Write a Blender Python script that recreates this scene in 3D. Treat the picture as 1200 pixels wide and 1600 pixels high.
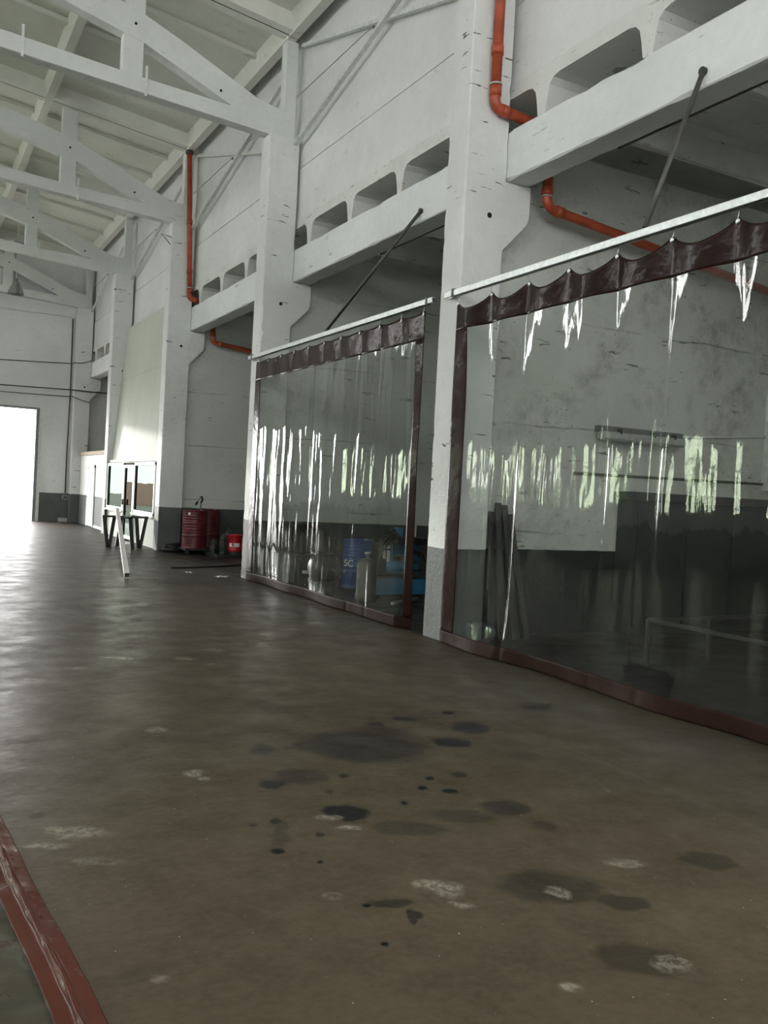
import bpy, bmesh, math, random
from mathutils import Vector, Matrix, noise
random.seed(7)
S = bpy.context.scene
COL = S.collection
for o in list(bpy.data.objects):
    bpy.data.objects.remove(o)

# ------------------------------------------------------------------ camera
cd = bpy.data.cameras.new('camera'); cam = bpy.data.objects.new('camera', cd); COL.objects.link(cam)
RI = Vector((0.8778719, -0.4760092, 0.0524983))
DN = Vector((0.0367350, -0.0423669, -0.9984266))
FW = Vector((0.4774845, 0.8784192, -0.0197065))
mw = Matrix((( RI.x, -DN.x, -FW.x, 0), (RI.y, -DN.y, -FW.y, 0), (RI.z, -DN.z, -FW.z, 1.531), (0, 0, 0, 1)))
cam.matrix_world = mw
cd.sensor_fit = 'VERTICAL'; cd.sensor_height = 32.0; cd.lens = 1396.09 * 32 / 1600
cd.clip_start = 0.05; cd.clip_end = 400
S.camera = cam

# ------------------------------------------------------------------ sky, sun, exposure
S.view_settings.view_transform = 'Standard'; S.view_settings.look = 'None'
S.view_settings.gamma = 1.0; S.view_settings.use_curve_mapping = False
S.view_settings.exposure = 0.42
SKY = 5.6
YBACK = -11.0
w = bpy.data.worlds.new('world'); S.world = w; w.use_nodes = True
bg = w.node_tree.nodes['Background']; bg.inputs[0].default_value = (1.0, 0.99, 0.985, 1); 
wn_ = w.node_tree.nodes; wl_ = w.node_tree.links      # overcast sky, brighter towards the low hazy sun
tc_ = wn_.new('ShaderNodeTexCoord'); dt_ = wn_.new('ShaderNodeVectorMath'); dt_.operation = 'DOT_PRODUCT'
wl_.new(tc_.outputs['Generated'], dt_.inputs[0]); dt_.inputs[1].default_value = Vector((-0.12, 0.98, 0.14)).normalized()
mr_ = wn_.new('ShaderNodeMapRange'); mr_.interpolation_type = 'SMOOTHSTEP'; wl_.new(dt_.outputs['Value'], mr_.inputs['Value'])
mr_.inputs['From Min'].default_value = 0.35; mr_.inputs['From Max'].default_value = 1.0; mr_.inputs['To Min'].default_value = SKY; mr_.inputs['To Max'].default_value = SKY * 2.6
wl_.new(mr_.outputs[0], bg.inputs[1])
sd = bpy.data.lights.new('sun', 'SUN'); sun = bpy.data.objects.new('sun', sd); COL.objects.link(sun)
sd.energy = 1.6; sd.angle = math.radians(1.6); sd.color = (1, 0.97, 0.9)
sun.rotation_euler = Vector((1.25, -6.2, -0.62)).to_track_quat('-Z', 'Y').to_euler()
sun.location = (-3, 60, 8)
def portal(loc, sx, sy, direction):
    l = bpy.data.lights.new('daylight_portal', 'AREA'); l.shape = 'RECTANGLE'; l.size = sx; l.size_y = sy
    l.cycles.is_portal = True
    o = bpy.data.objects.new('daylight_portal', l); COL.objects.link(o)
    o.location = loc; o.rotation_euler = Vector(direction).to_track_quat('-Z', 'Z').to_euler()
portal((0.93, 32.9, 1.9), 6.4, 3.8, (0, -1, 0))
portal((-6.95, 14.0, 2.4), 36.0, 2.2, (1, 0, 0))
portal((-1.0, YBACK - 0.05, 6.0), 7.0, 4.0, (0, 1, 0))
portal((-6.95, 14.0, 7.7), 36.0, 1.7, (1, 0, 0))

# ------------------------------------------------------------------ measurements
XC = 5.14; DC = 0.53; WC = 0.385; XW = XC + DC          # hall face, depth and width of the columns
def YI(i): return 8.04 + 6.0 * (i - 1)
ZB, ZT, ZP, ZC = 5.0, 5.54, 0.985, 7.36                  # beam bottom, beam top, paint line, column top
XL = -6.9; XA = 10.4; YE = 32.44; YB = YBACK
XR = -0.6                                                 # ridge
def zroof(x): return 8.98 + 0.125 * (5.45 - x) if x > XR else 8.98 + 0.125 * (5.45 - XR) - 0.125 * (XR - x)

# ------------------------------------------------------------------ mesh helpers
class MB:
    def __init__(s): s.bm = bmesh.new()
    def box(s, c, d, bevel=0.0, rot=None):
        r = bmesh.ops.create_cube(s.bm, size=1.0); vs = r['verts']
        m = Matrix.Translation(Vector(c)) @ (rot.to_4x4() if rot else Matrix.Identity(4)) @ Matrix.Diagonal((d[0], d[1], d[2], 1))
        bmesh.ops.transform(s.bm, matrix=m, verts=vs)
        if bevel:
            es = list({e for v in vs for e in v.link_edges})
            bmesh.ops.bevel(s.bm, geom=es, offset=bevel, segments=2, affect='EDGES', profile=0.6)
        return s
    def bx(s, a, b, bevel=0.0):
        return s.box([(a[i] + b[i]) / 2 for i in range(3)], [abs(b[i] - a[i]) for i in range(3)], bevel)
    def bar(s, a, b, wx, wy, bevel=0.0, up=(0, 0, 1)):
        a = Vector(a); b = Vector(b); d = b - a; z = d.normalized(); u = Vector(up)
        if abs(z.dot(u)) > 0.95: u = Vector((0, 1, 0))
        x = u.cross(z).normalized(); y = z.cross(x)
        rot = Matrix((x, y, z)).transposed()
        return s.box((a + b) / 2, (wx, wy, d.length), bevel, rot)
    def tube(s, pts, r, n=10, closed=False, cap=True):
        pts = [Vector(p) for p in pts]; rings = []; N = len(pts)
        prev = None
        for i, p in enumerate(pts):
            if closed: t = (pts[(i + 1) % N] - pts[i - 1])
            else: t = pts[min(i + 1, N - 1)] - pts[max(i - 1, 0)]
            t.normalize()
            if prev is None:
                u = Vector((0, 0, 1)) if abs(t.z) < 0.9 else Vector((1, 0, 0))
                x = u.cross(t).normalized()
            else:
                x = (prev - t * prev.dot(t)).normalized()
            prev = x; y = t.cross(x)
            rr = r[i] if isinstance(r, (list, tuple)) else r
            rings.append([s.bm.verts.new(p + (x * math.cos(2 * math.pi * k / n) + y * math.sin(2 * math.pi * k / n)) * rr) for k in range(n)])
        M = N if closed else N - 1
        for i in range(M):
            A = rings[i]; B = rings[(i + 1) % N]
            for k in range(n):
                f = s.bm.faces.new((A[k], A[(k + 1) % n], B[(k + 1) % n], B[k])); f.smooth = True
        if cap and not closed:
            s.bm.faces.new(list(reversed(rings[0]))); s.bm.faces.new(rings[-1])
        return s
    def prism(s, poly, axis, a, b, bevel=0.0):
        # poly: 2D outline; axis 'Y' -> (x,z) outline swept in y; 'X' -> (y,z) swept in x; 'Z' -> (x,y)
        def P(u, v, t):
            return {'Y': (u, t, v), 'X': (t, u, v), 'Z': (u, v, t)}[axis]
        A = [s.bm.verts.new(P(u, v, a)) for u, v in poly]; B = [s.bm.verts.new(P(u, v, b)) for u, v in poly]
        fs = [s.bm.faces.new(A), s.bm.faces.new(list(reversed(B)))]
        n = len(poly)
        for i in range(n): fs.append(s.bm.faces.new((A[i], B[i], B[(i + 1) % n], A[(i + 1) % n])))
        if bevel:
            es = [e for e in {e for v in A + B for e in v.link_edges}]
            bmesh.ops.bevel(s.bm, geom=es, offset=bevel, segments=1, affect='EDGES')
        return s
    def lathe(s, prof, c, n=32, axis='Z', cap=True):
        c = Vector(c); rings = []
        for r, z in prof:
            ring = []
            for k in range(n):
                a = 2 * math.pi * k / n
                v = Vector((r * math.cos(a), r * math.sin(a), z))
                if axis == 'Y': v = Vector((v.x, v.z, v.y))
                elif axis == 'X': v = Vector((v.z, v.x, v.y))
                ring.append(s.bm.verts.new(c + v))
            rings.append(ring)
        for A, B in zip(rings, rings[1:]):
            for k in range(n):
                f = s.bm.faces.new((A[k], A[(k + 1) % n], B[(k + 1) % n], B[k])); f.smooth = True
        if cap:
            s.bm.faces.new(list(reversed(rings[0]))); s.bm.faces.new(rings[-1])
        return s
    def grid(s, fn, nu, nv):
        g = [[s.bm.verts.new(fn(i / nu, j / nv)) for j in range(nv + 1)] for i in range(nu + 1)]
        for i in range(nu):
            for j in range(nv):
                f = s.bm.faces.new((g[i][j], g[i + 1][j], g[i + 1][j + 1], g[i][j + 1])); f.smooth = True
        return s
    def build(s, name, m, parent=None, origin=None):
        bmesh.ops.recalc_face_normals(s.bm, faces=s.bm.faces)
        me = bpy.data.meshes.new(name)
        if parent is not None:
            org = Vector(parent['_o'])
        elif origin is not None: org = Vector(origin)
        else:
            xs = [v.co for v in s.bm.verts]
            org = Vector(((min(v.x for v in xs) + max(v.x for v in xs)) / 2, (min(v.y for v in xs) + max(v.y for v in xs)) / 2, min(v.z for v in xs)))
        bmesh.ops.translate(s.bm, verts=s.bm.verts, vec=-org)
        s.bm.to_mesh(me); s.bm.free()
        me.materials.append(m)
        o = bpy.data.objects.new(name, me); COL.objects.link(o)
        o['_o'] = tuple(org)
        if parent is not None: o.parent = parent
        else: o.location = org
        return o
def thing(name, loc, label, cat, group=None):
    o = bpy.data.objects.new(name, None); COL.objects.link(o); o.location = loc; o.empty_display_size = 0.1
    o['_o'] = tuple(loc)
    return tag(o, label, cat, group)
def tag(o, label, cat, group=None):
    o['label'] = label; o['category'] = cat
    if group: o['group'] = group
    return o
def struct(o, label=None):
    o['kind'] = 'structure'
    if label: o['label'] = label
    return o
def dup(root, dx, label):
    c = root.copy(); COL.objects.link(c); c.location = root.location + Vector(dx); c['label'] = label
    for ch in list(root.children):
        d = ch.copy(); COL.objects.link(d); d.parent = c
        for g in list(ch.children):
            e = g.copy(); COL.objects.link(e); e.parent = d
    return c
def arc(p0, p1, p2, r, n=6):
    """points of a rounded bend at p1"""
    p0, p1, p2 = Vector(p0), Vector(p1), Vector(p2)
    a = p1 + (p0 - p1).normalized() * r; b = p1 + (p2 - p1).normalized() * r
    return [a.lerp(p1, t).lerp(p1.lerp(b, t), t) for t in [k / n for k in range(n + 1)]]

# ------------------------------------------------------------------ materials
class NT:
    def __init__(s, name):
        s.m = bpy.data.materials.new(name); s.m.use_nodes = True; s.t = s.m.node_tree; s.n = s.t.nodes
        s.b = s.n['Principled BSDF']; s.out = s.n['Material Output']
        s.pos = s.n.new('ShaderNodeNewGeometry').outputs['Position']
    def L(s, a, b): s.t.links.new(a, b)
    def math(s, op, a, b=None, c=None, clamp=False):
        q = s.n.new('ShaderNodeMath'); q.operation = op; q.use_clamp = clamp
        for i, v in enumerate((a, b, c)):
            if v is None: continue
            if isinstance(v, (int, float)): q.inputs[i].default_value = v
            else: s.L(v, q.inputs[i])
        return q.outputs[0]
    def noise(s, scale, detail=4, rough=0.55, vec=None, stretch=None, dist=0.0):
        v = vec or s.pos
        if stretch:
            m = s.n.new('ShaderNodeVectorMath'); m.operation = 'MULTIPLY'; s.L(v, m.inputs[0]); m.inputs[1].default_value = stretch; v = m.outputs[0]
        q = s.n.new('ShaderNodeTexNoise'); s.L(v, q.inputs['Vector']); q.inputs['Scale'].default_value = scale
        q.inputs['Detail'].default_value = detail; q.inputs['Roughness'].default_value = rough; q.inputs['Distortion'].default_value = dist
        return q.outputs['Fac']
    def ramp(s, f, a, b, v0=0.0, v1=1.0, smooth=False):
        q = s.n.new('ShaderNodeMapRange'); s.L(f, q.inputs['Value'])
        if smooth: q.interpolation_type = 'SMOOTHSTEP'
        q.inputs['From Min'].default_value = a; q.inputs['From Max'].default_value = b
        q.inputs['To Min'].default_value = v0; q.inputs['To Max'].default_value = v1
        return q.outputs[0]
    def mix(s, f, a, b):
        q = s.n.new('ShaderNodeMix'); q.data_type = 'RGBA'
        if isinstance(f, (int, float)): q.inputs[0].default_value = f
        else: s.L(f, q.inputs[0])
        for i, v in ((6, a), (7, b)):
            if isinstance(v, tuple): q.inputs[i].default_value = v + (1,) if len(v) == 3 else v
            else: s.L(v, q.inputs[i])
        return q.outputs[2]
    def bump(s, h, strength, dist=0.01):
        q = s.n.new('ShaderNodeBump'); q.inputs['Strength'].default_value = strength; q.inputs['Distance'].default_value = dist
        s.L(h, q.inputs['Height']); s.L(q.outputs[0], s.b.inputs['Normal']); return q.outputs[0]
    def xyz(s):
        q = s.n.new('ShaderNodeSeparateXYZ'); s.L(s.pos, q.inputs[0]); return q.outputs
def simple(name, col, rough=0.6, metal=0.0, var=0.12, scale=12.0, bump=0.15):
    t = NT(name); n = t.noise(scale, 5)
    dark = tuple(c * (1 - var * 1.6) for c in col); lit = tuple(min(1, c * (1 + var)) for c in col)
    t.L(t.mix(t.ramp(n, 0.3, 0.7), dark, lit), t.b.inputs['Base Color'])
    t.b.inputs['Roughness'].default_value = rough; t.b.inputs['Metallic'].default_value = metal
    if bump: t.bump(n, bump, 0.004)
    return t.m
def whitewash(name, two_tone=False, base=(0.78, 0.80, 0.79), chips=0.5, zp=ZP, grey=(0.105, 0.116, 0.112), rough_bump=0.5, blocks=False, grime=0.0):
    t = NT(name)
    a = t.noise(0.55, 5, 0.6); b = t.noise(9, 6, 0.65)
    c = t.mix(t.ramp(a, 0.32, 0.68), tuple(v * 0.87 for v in base), tuple(min(v * 1.04, 0.88) for v in base))
    c = t.mix(t.ramp(b, 0.35, 0.7, 0.0, 0.22), c, tuple(v * 0.72 for v in base))
    if grime:
        g = t.math('MULTIPLY', t.ramp(t.noise(0.9, 7, 0.7, dist=0.6), 0.48, 0.66), t.ramp(t.noise(5, 6, 0.7), 0.4, 0.62))
        c = t.mix(t.math('MULTIPLY', g, grime), c, (0.22, 0.22, 0.19))
        pit = t.ramp(t.noise(22, 3, 0.6), 0.67, 0.72)
        pit = t.math('MULTIPLY', pit, t.ramp(t.noise(1.1, 3), 0.48, 0.6))
        c = t.mix(pit, c, (0.12, 0.12, 0.10))
    # dark scratches: thin, mostly level
    sc = t.ramp(t.noise(2.6, 4, 0.6, stretch=(1.2, 1.2, 7.0), dist=0.4), 0.635, 0.66)
    sc = t.math('MULTIPLY', sc, t.ramp(t.noise(1.7, 2), 0.5, 0.58))
    c = t.mix(t.math('MULTIPLY', sc, chips), c, (0.10, 0.10, 0.095))
    h = t.noise(14, 8, 0.7)
    if blocks:
        z = t.xyz()[2]
        k = t.math('PINGPONG', t.math('ADD', z, t.math('MULTIPLY', t.noise(0.8, 3), 0.12)), 0.62)
        ln = t.math('MULTIPLY', t.ramp(k, 0.0, 0.016, 1.0, 0.0), t.ramp(t.noise(0.9, 5, 0.7), 0.46, 0.6))
        c = t.mix(t.math('MULTIPLY', ln, 0.8), c, (0.13, 0.13, 0.12))
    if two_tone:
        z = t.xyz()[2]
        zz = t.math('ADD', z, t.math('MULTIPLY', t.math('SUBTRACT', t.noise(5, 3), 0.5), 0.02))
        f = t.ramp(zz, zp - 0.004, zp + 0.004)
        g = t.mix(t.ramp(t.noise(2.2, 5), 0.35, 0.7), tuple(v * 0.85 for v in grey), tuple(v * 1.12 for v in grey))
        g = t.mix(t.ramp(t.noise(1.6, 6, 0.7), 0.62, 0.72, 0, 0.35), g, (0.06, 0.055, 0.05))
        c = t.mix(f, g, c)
    t.L(c, t.b.inputs['Base Color']); t.b.inputs['Roughness'].default_value = 0.62 if two_tone else 0.8
    t.b.inputs['Specular IOR Level'].default_value = 0.35
    t.bump(h, rough_bump, 0.012)
    return t.m
M = {}
M['column'] = whitewash('whitewashed_column_paint', True, chips=1.0, rough_bump=1.0)
M['wall'] = whitewash('whitewashed_wall_paint', False, chips=0.25, rough_bump=0.25)
M['wall2'] = whitewash('two_tone_wall_paint', True, chips=0.25, rough_bump=0.25)
M['part'] = whitewash('rough_two_tone_partition_paint', True, base=(0.68, 0.71, 0.68), chips=0.6, grey=(0.080, 0.090, 0.088), rough_bump=0.8, blocks=True)
M['dirty_shaded'] = whitewash('stained_shade_darkened_partition_paint', True, base=(0.60, 0.63, 0.59), chips=0.9, grey=(0.013, 0.015, 0.016), rough_bump=1.0, blocks=True, grime=0.75)  # grime, plus the bay's gloom darkened into the grey lower paint
M['truss'] = whitewash('whitewashed_truss_paint', False, base=(0.74, 0.77, 0.75), chips=0.3, rough_bump=0.4)
M['roof'] = whitewash('whitewashed_roof_slab', False, base=(0.78, 0.79, 0.74), chips=0.2, rough_bump=0.2)
M['annex'] = whitewash('dull_annex_slab', False, base=(0.75, 0.77, 0.74), chips=0.6, rough_bump=0.5, grime=0.18)
M['beam'] = whitewash('whitewashed_beam_paint', False, base=(0.79, 0.82, 0.82), chips=0.4, rough_bump=0.45)
M['orange'] = simple('orange_drain_pipe_plastic', (0.42, 0.075, 0.030), 0.42, var=0.2, scale=6)
M['galv'] = simple('galvanised_steel', (0.55, 0.58, 0.57), 0.38, 0.75, scale=20)
M['dark_steel'] = simple('dark_painted_steel', (0.035, 0.036, 0.036), 0.45, 0.2)
M['grey_steel'] = simple('grey_weathered_steel', (0.10, 0.10, 0.09), 0.5, 0.5)
M['white_steel'] = simple('white_painted_steel', (0.70, 0.73, 0.71), 0.5)
M['black'] = simple('black_rubber', (0.012, 0.012, 0.013), 0.55)
M['recess_shade'] = simple('painted_recess_shade', (0.01, 0.01, 0.01), 0.9)  # black colour in place of the shade in holes and seams
M['grey_plastic'] = simple('mid_grey_paint', (0.16, 0.165, 0.16), 0.5)
M['tube'] = simple('pinkish_white_powder_coated_tube', (0.74, 0.66, 0.66), 0.3, 0.1, var=0.04)
M['drumred'] = simple('dark_red_drum_paint', (0.105, 0.009, 0.014), 0.42, var=0.3, scale=7)
M['red'] = simple('bright_red_can_paint', (0.48, 0.010, 0.018), 0.4)
M['label'] = simple('white_printed_label', (0.75, 0.74, 0.72), 0.5, var=0.05)
M['blue'] = simple('dark_blue_drum_paint', (0.020, 0.075, 0.26), 0.4)
M['cyan'] = simple('mid_blue_machine_paint', (0.045, 0.20, 0.38), 0.4)
M['pvc'] = simple('white_window_plastic', (0.80, 0.84, 0.81), 0.3, var=0.03, scale=3, bump=0.02)
M['wood'] = simple('raw_wood_trim', (0.42, 0.33, 0.25), 0.7, scale=5)
M['jamb'] = simple('grey_jamb_and_shade_paint', (0.22, 0.24, 0.24), 0.6)
M['lampmetal'] = simple('dull_aluminium_reflector', (0.30, 0.32, 0.30), 0.45, 0.6)
M['lampglass'] = simple('dusty_lamp_diffuser', (0.40, 0.42, 0.40), 0.3)
M['rag'] = simple('grey_foam_scrap', (0.45, 0.45, 0.43), 0.9)
M['bark'] = simple('tree_foliage_green', (0.10, 0.22, 0.045), 0.8, var=0.5, scale=1.5)
M['grass'] = simple('rough_grass_ground', (0.16, 0.22, 0.09), 0.9, var=0.4, scale=2)
M['yardred'] = simple('added_red_wall_paint', (0.95, 0.60, 0.53), 0.7)
M['yard'] = simple('pale_concrete_yard', (0.42, 0.41, 0.38), 0.9)

def office_panel():
    t = NT('pale_sandwich_panel'); p = t.xyz()
    k = t.math('PINGPONG', t.math('ADD', p[1], 0.1), 0.41)
    ln = t.ramp(k, 0.004, 0.012, 1.0, 0.0)
    k2 = t.math('ABSOLUTE', t.math('SUBTRACT', p[2], 4.35)); l2 = t.ramp(k2, 0.004, 0.012, 0.6, 0.0)
    c = t.mix(t.ramp(t.noise(0.7, 4), 0.3, 0.7), (0.52, 0.56, 0.49), (0.60, 0.63, 0.56))
    low = t.math('MULTIPLY', ln, t.ramp(p[2], 3.0, 4.4, 1.0, 0.25))
    c = t.mix(t.math('MULTIPLY', t.math('MAXIMUM', low, l2), 0.5), c, (0.2, 0.21, 0.18))
    st = t.ramp(t.noise(0.75, 4, 0.5), 0.68, 0.76, 0, 0.35)
    c = t.mix(st, c, (0.33, 0.35, 0.33))
    t.L(c, t.b.inputs['Base Color']); t.b.inputs['Roughness'].default_value = 0.65; t.b.inputs['Specular IOR Level'].default_value = 0.12
    return t.m
M['panel'] = office_panel()

def mirror_glass():
    t = NT('mirror_film_window_glass'); t.n.remove(t.b)
    g = t.n.new('ShaderNodeBsdfGlossy'); g.inputs[0].default_value = (0.048, 0.059, 0.051, 1); g.inputs['Roughness'].default_value = 0.02
    bp = t.n.new('ShaderNodeBump'); bp.inputs['Strength'].default_value = 0.08; bp.inputs['Distance'].default_value = 0.02
    t.L(t.noise(1.6, 2, 0.4), bp.inputs['Height']); t.L(bp.outputs[0], g.inputs['Normal'])
    t.L(g.outputs[0], t.out.inputs[0]); return t.m
M['mirror'] = mirror_glass()

def tint_pane():
    t = NT('pale_green_window_glass'); t.n.remove(t.b)
    tr = t.n.new('ShaderNodeBsdfTransparent'); t.L(t.mix(t.ramp(t.noise(0.8, 3), 0.35, 0.65), (0.84, 0.93, 0.74), (0.90, 0.93, 0.87)), tr.inputs[0])
    gl = t.n.new('ShaderNodeBsdfGlossy'); gl.inputs['Roughness'].default_value = 0.02
    mx = t.n.new('ShaderNodeMixShader'); mx.inputs[0].default_value = 0.06
    t.L(tr.outputs[0], mx.inputs[1]); t.L(gl.outputs[0], mx.inputs[2]); t.L(mx.outputs[0], t.out.inputs[0]); return t.m
M['tintpane'] = tint_pane()
def vinyl(name, tint=(0.86, 0.88, 0.86), gain=1.4, streak=True):
    t = NT(name); t.n.remove(t.b)
    tr = t.n.new('ShaderNodeBsdfTransparent'); gl = t.n.new('ShaderNodeBsdfGlossy'); mx = t.n.new('ShaderNodeMixShader')
    df = t.n.new('ShaderNodeBsdfDiffuse'); df.inputs[0].default_value = (0.55, 0.57, 0.55, 1); m2 = t.n.new('ShaderNodeMixShader')
    c = t.mix(t.ramp(t.noise(1.0, 3, stretch=(1.5, 1.5, 0.35)), 0.3, 0.7), tuple(v * 0.93 for v in tint), tint)
    t.L(c, tr.inputs[0])
    gl.inputs['Roughness'].default_value = 0.015; gl.inputs[0].default_value = (0.95, 0.98, 0.95, 1)
    a = t.noise(2.2, 2, 0.45, stretch=(1.6, 1.6, 0.30)); b = t.noise(17, 3, 0.5, stretch=(1.5, 1.5, 0.5)); h = t.math('ADD', a, t.math('MULTIPLY', b, 0.025))
    bp = t.n.new('ShaderNodeBump'); bp.inputs['Strength'].default_value = 0.7; bp.inputs['Distance'].default_value = 0.030
    t.L(h, bp.inputs['Height']); t.L(bp.outputs[0], gl.inputs['Normal'])
    lw_ = t.n.new('ShaderNodeLayerWeight'); lw_.inputs['Blend'].default_value = 0.5; t.L(bp.outputs[0], lw_.inputs['Normal'])
    f = t.math('MULTIPLY', t.math('ADD', t.math('MULTIPLY', t.math('POWER', lw_.outputs['Facing'], 5.0), 0.96), 0.04), gain, clamp=True)
    hz = t.ramp(t.noise(1.4, 5, 0.65, stretch=(1.5, 1.5, 0.3)), 0.35, 0.75, 0.004, 0.018)
    t.L(hz, m2.inputs[0]); t.L(tr.outputs[0], m2.inputs[1]); t.L(df.outputs[0], m2.inputs[2])
    t.L(f, mx.inputs[0]); t.L(m2.outputs[0], mx.inputs[1]); t.L(gl.outputs[0], mx.inputs[2])
    t.L(mx.outputs[0], t.out.inputs[0])
    return t.m
M['vinyl'] = vinyl('clear_vinyl')
def brown_vinyl(name, col):
    t = NT(name)
    t.L(t.mix(t.ramp(t.noise(2.0, 4), 0.3, 0.7), tuple(v * 0.8 for v in col), col), t.b.inputs['Base Color'])
    t.b.inputs['Roughness'].default_value = 0.2; t.b.inputs['Specular IOR Level'].default_value = 0.13
    t.bump(t.noise(5, 3, 0.5), 0.5, 0.02)
    return t.m
M['brown'] = brown_vinyl('brown_vinyl', (0.024, 0.011, 0.009))
M['brownred'] = brown_vinyl('red_brown_vinyl', (0.072, 0.022, 0.014))
M['brownfloor'] = simple('dusty_brown_vinyl', (0.026, 0.013, 0.010), 0.6); M['brownfloor'].node_tree.nodes['Principled BSDF'].inputs['Specular IOR Level'].default_value = 0.03

DARK = [(2.543,4.767,0.401,0.336,0.75),(2.76,4.921,0.208,0.231,0.6),(3.421,4.924,0.135,0.164,1.0),(3.103,4.659,0.125,0.116,1.0),(2.209,4.875,0.108,0.106,0.7),(1.927,4.883,0.082,0.102,0.8),(1.752,4.29,0.073,0.079,1.0),(1.946,4.355,0.138,0.146,0.6),(1.933,3.782,0.112,0.108,1.1),(2.719,3.57,0.133,0.11,0.7),(2.439,3.551,0.16,0.086,0.45),(2.121,3.495,0.18,0.092,0.45),(1.463,3.474,0.032,0.033,1.1),(1.536,3.634,0.04,0.196,0.35),(1.58,3.798,0.026,0.039,0.9),(1.584,3.308,0.013,0.019,1.2),(2.598,4.095,0.028,0.033,1.1),(2.475,3.972,0.028,0.041,1.1),(2.587,3.879,0.046,0.04,1.1),(2.792,4.098,0.051,0.058,0.8),(2.269,3.801,0.022,0.028,1.0),(3.506,5.31,0.052,0.06,1.2),(3.276,5.071,0.031,0.043,1.0),(2.844,5.203,0.058,0.065,0.9),(3.11,5.244,0.09,0.061,1.0),(2.172,4.288,0.032,0.043,0.8),(1.988,4.081,0.019,0.029,0.8),(1.47,3.789,0.023,0.023,0.8),(1.706,3.578,0.023,0.03,0.8),(1.68,2.878,0.097,0.047,0.7),(1.713,2.745,0.019,0.059,0.8),(1.585,2.889,0.017,0.016,1.2),(1.511,2.613,0.015,0.015,1.2),(2.346,2.76,0.213,0.151,0.55),(4.197,5.266,0.092,0.083,0.7),(4.311,5.274,0.077,0.085,0.7),(2.527,2.537,0.117,0.063,0.6),(3.173,2.704,0.12,0.104,0.5),(2.265,2.184,0.158,0.112,0.45),(3.383,4.281,0.102,0.108,0.45),(2.748,3.303,0.064,0.067,0.5),(2.902,5.563,0.562,0.25,0.2)]
PALE = [(1.83,3.757,0.067,0.032,0.9),(1.868,3.615,0.065,0.039,0.9),(1.459,5.483,0.077,0.073,0.9),(1.421,4.593,0.06,0.074,1.0),(1.45,4.483,0.039,0.042,0.7),(1.897,2.957,0.072,0.057,0.9),(1.949,2.875,0.071,0.077,0.7),(1.926,2.751,0.054,0.026,0.6),(0.731,3.977,0.161,0.073,0.7),(0.587,3.882,0.104,0.041,0.7),(0.75,3.646,0.126,0.051,0.3),(2.34,2.713,0.064,0.058,0.7),(1.707,7.821,0.181,0.063,1.0),(2.264,7.667,0.122,0.073,1.0),(1.313,7.463,0.088,0.064,1.0),(2.632,8.0,0.117,0.082,1.0),(3.182,8.202,0.063,0.142,0.9),(3.427,8.776,0.088,0.103,0.9),(3.873,9.044,0.087,0.099,0.9),(4.322,9.443,0.093,0.111,0.9),(2.724,11.216,0.102,0.179,1.0),(2.806,2.811,0.104,0.042,0.6),(2.352,2.125,0.068,0.062,0.5),(0.763,2.692,0.035,0.026,0.5),(1.928,2.148,0.042,0.03,0.6),(1.501,3.007,0.044,0.037,0.4),(2.408,7.37,0.038,0.056,0.7),(1.347,11.403,0.2,0.142,1.0),(0.926,7.067,0.099,0.111,0.7),(1.336,12.338,0.061,0.133,0.8),(3.417,3.595,0.019,0.033,0.7)]
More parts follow.
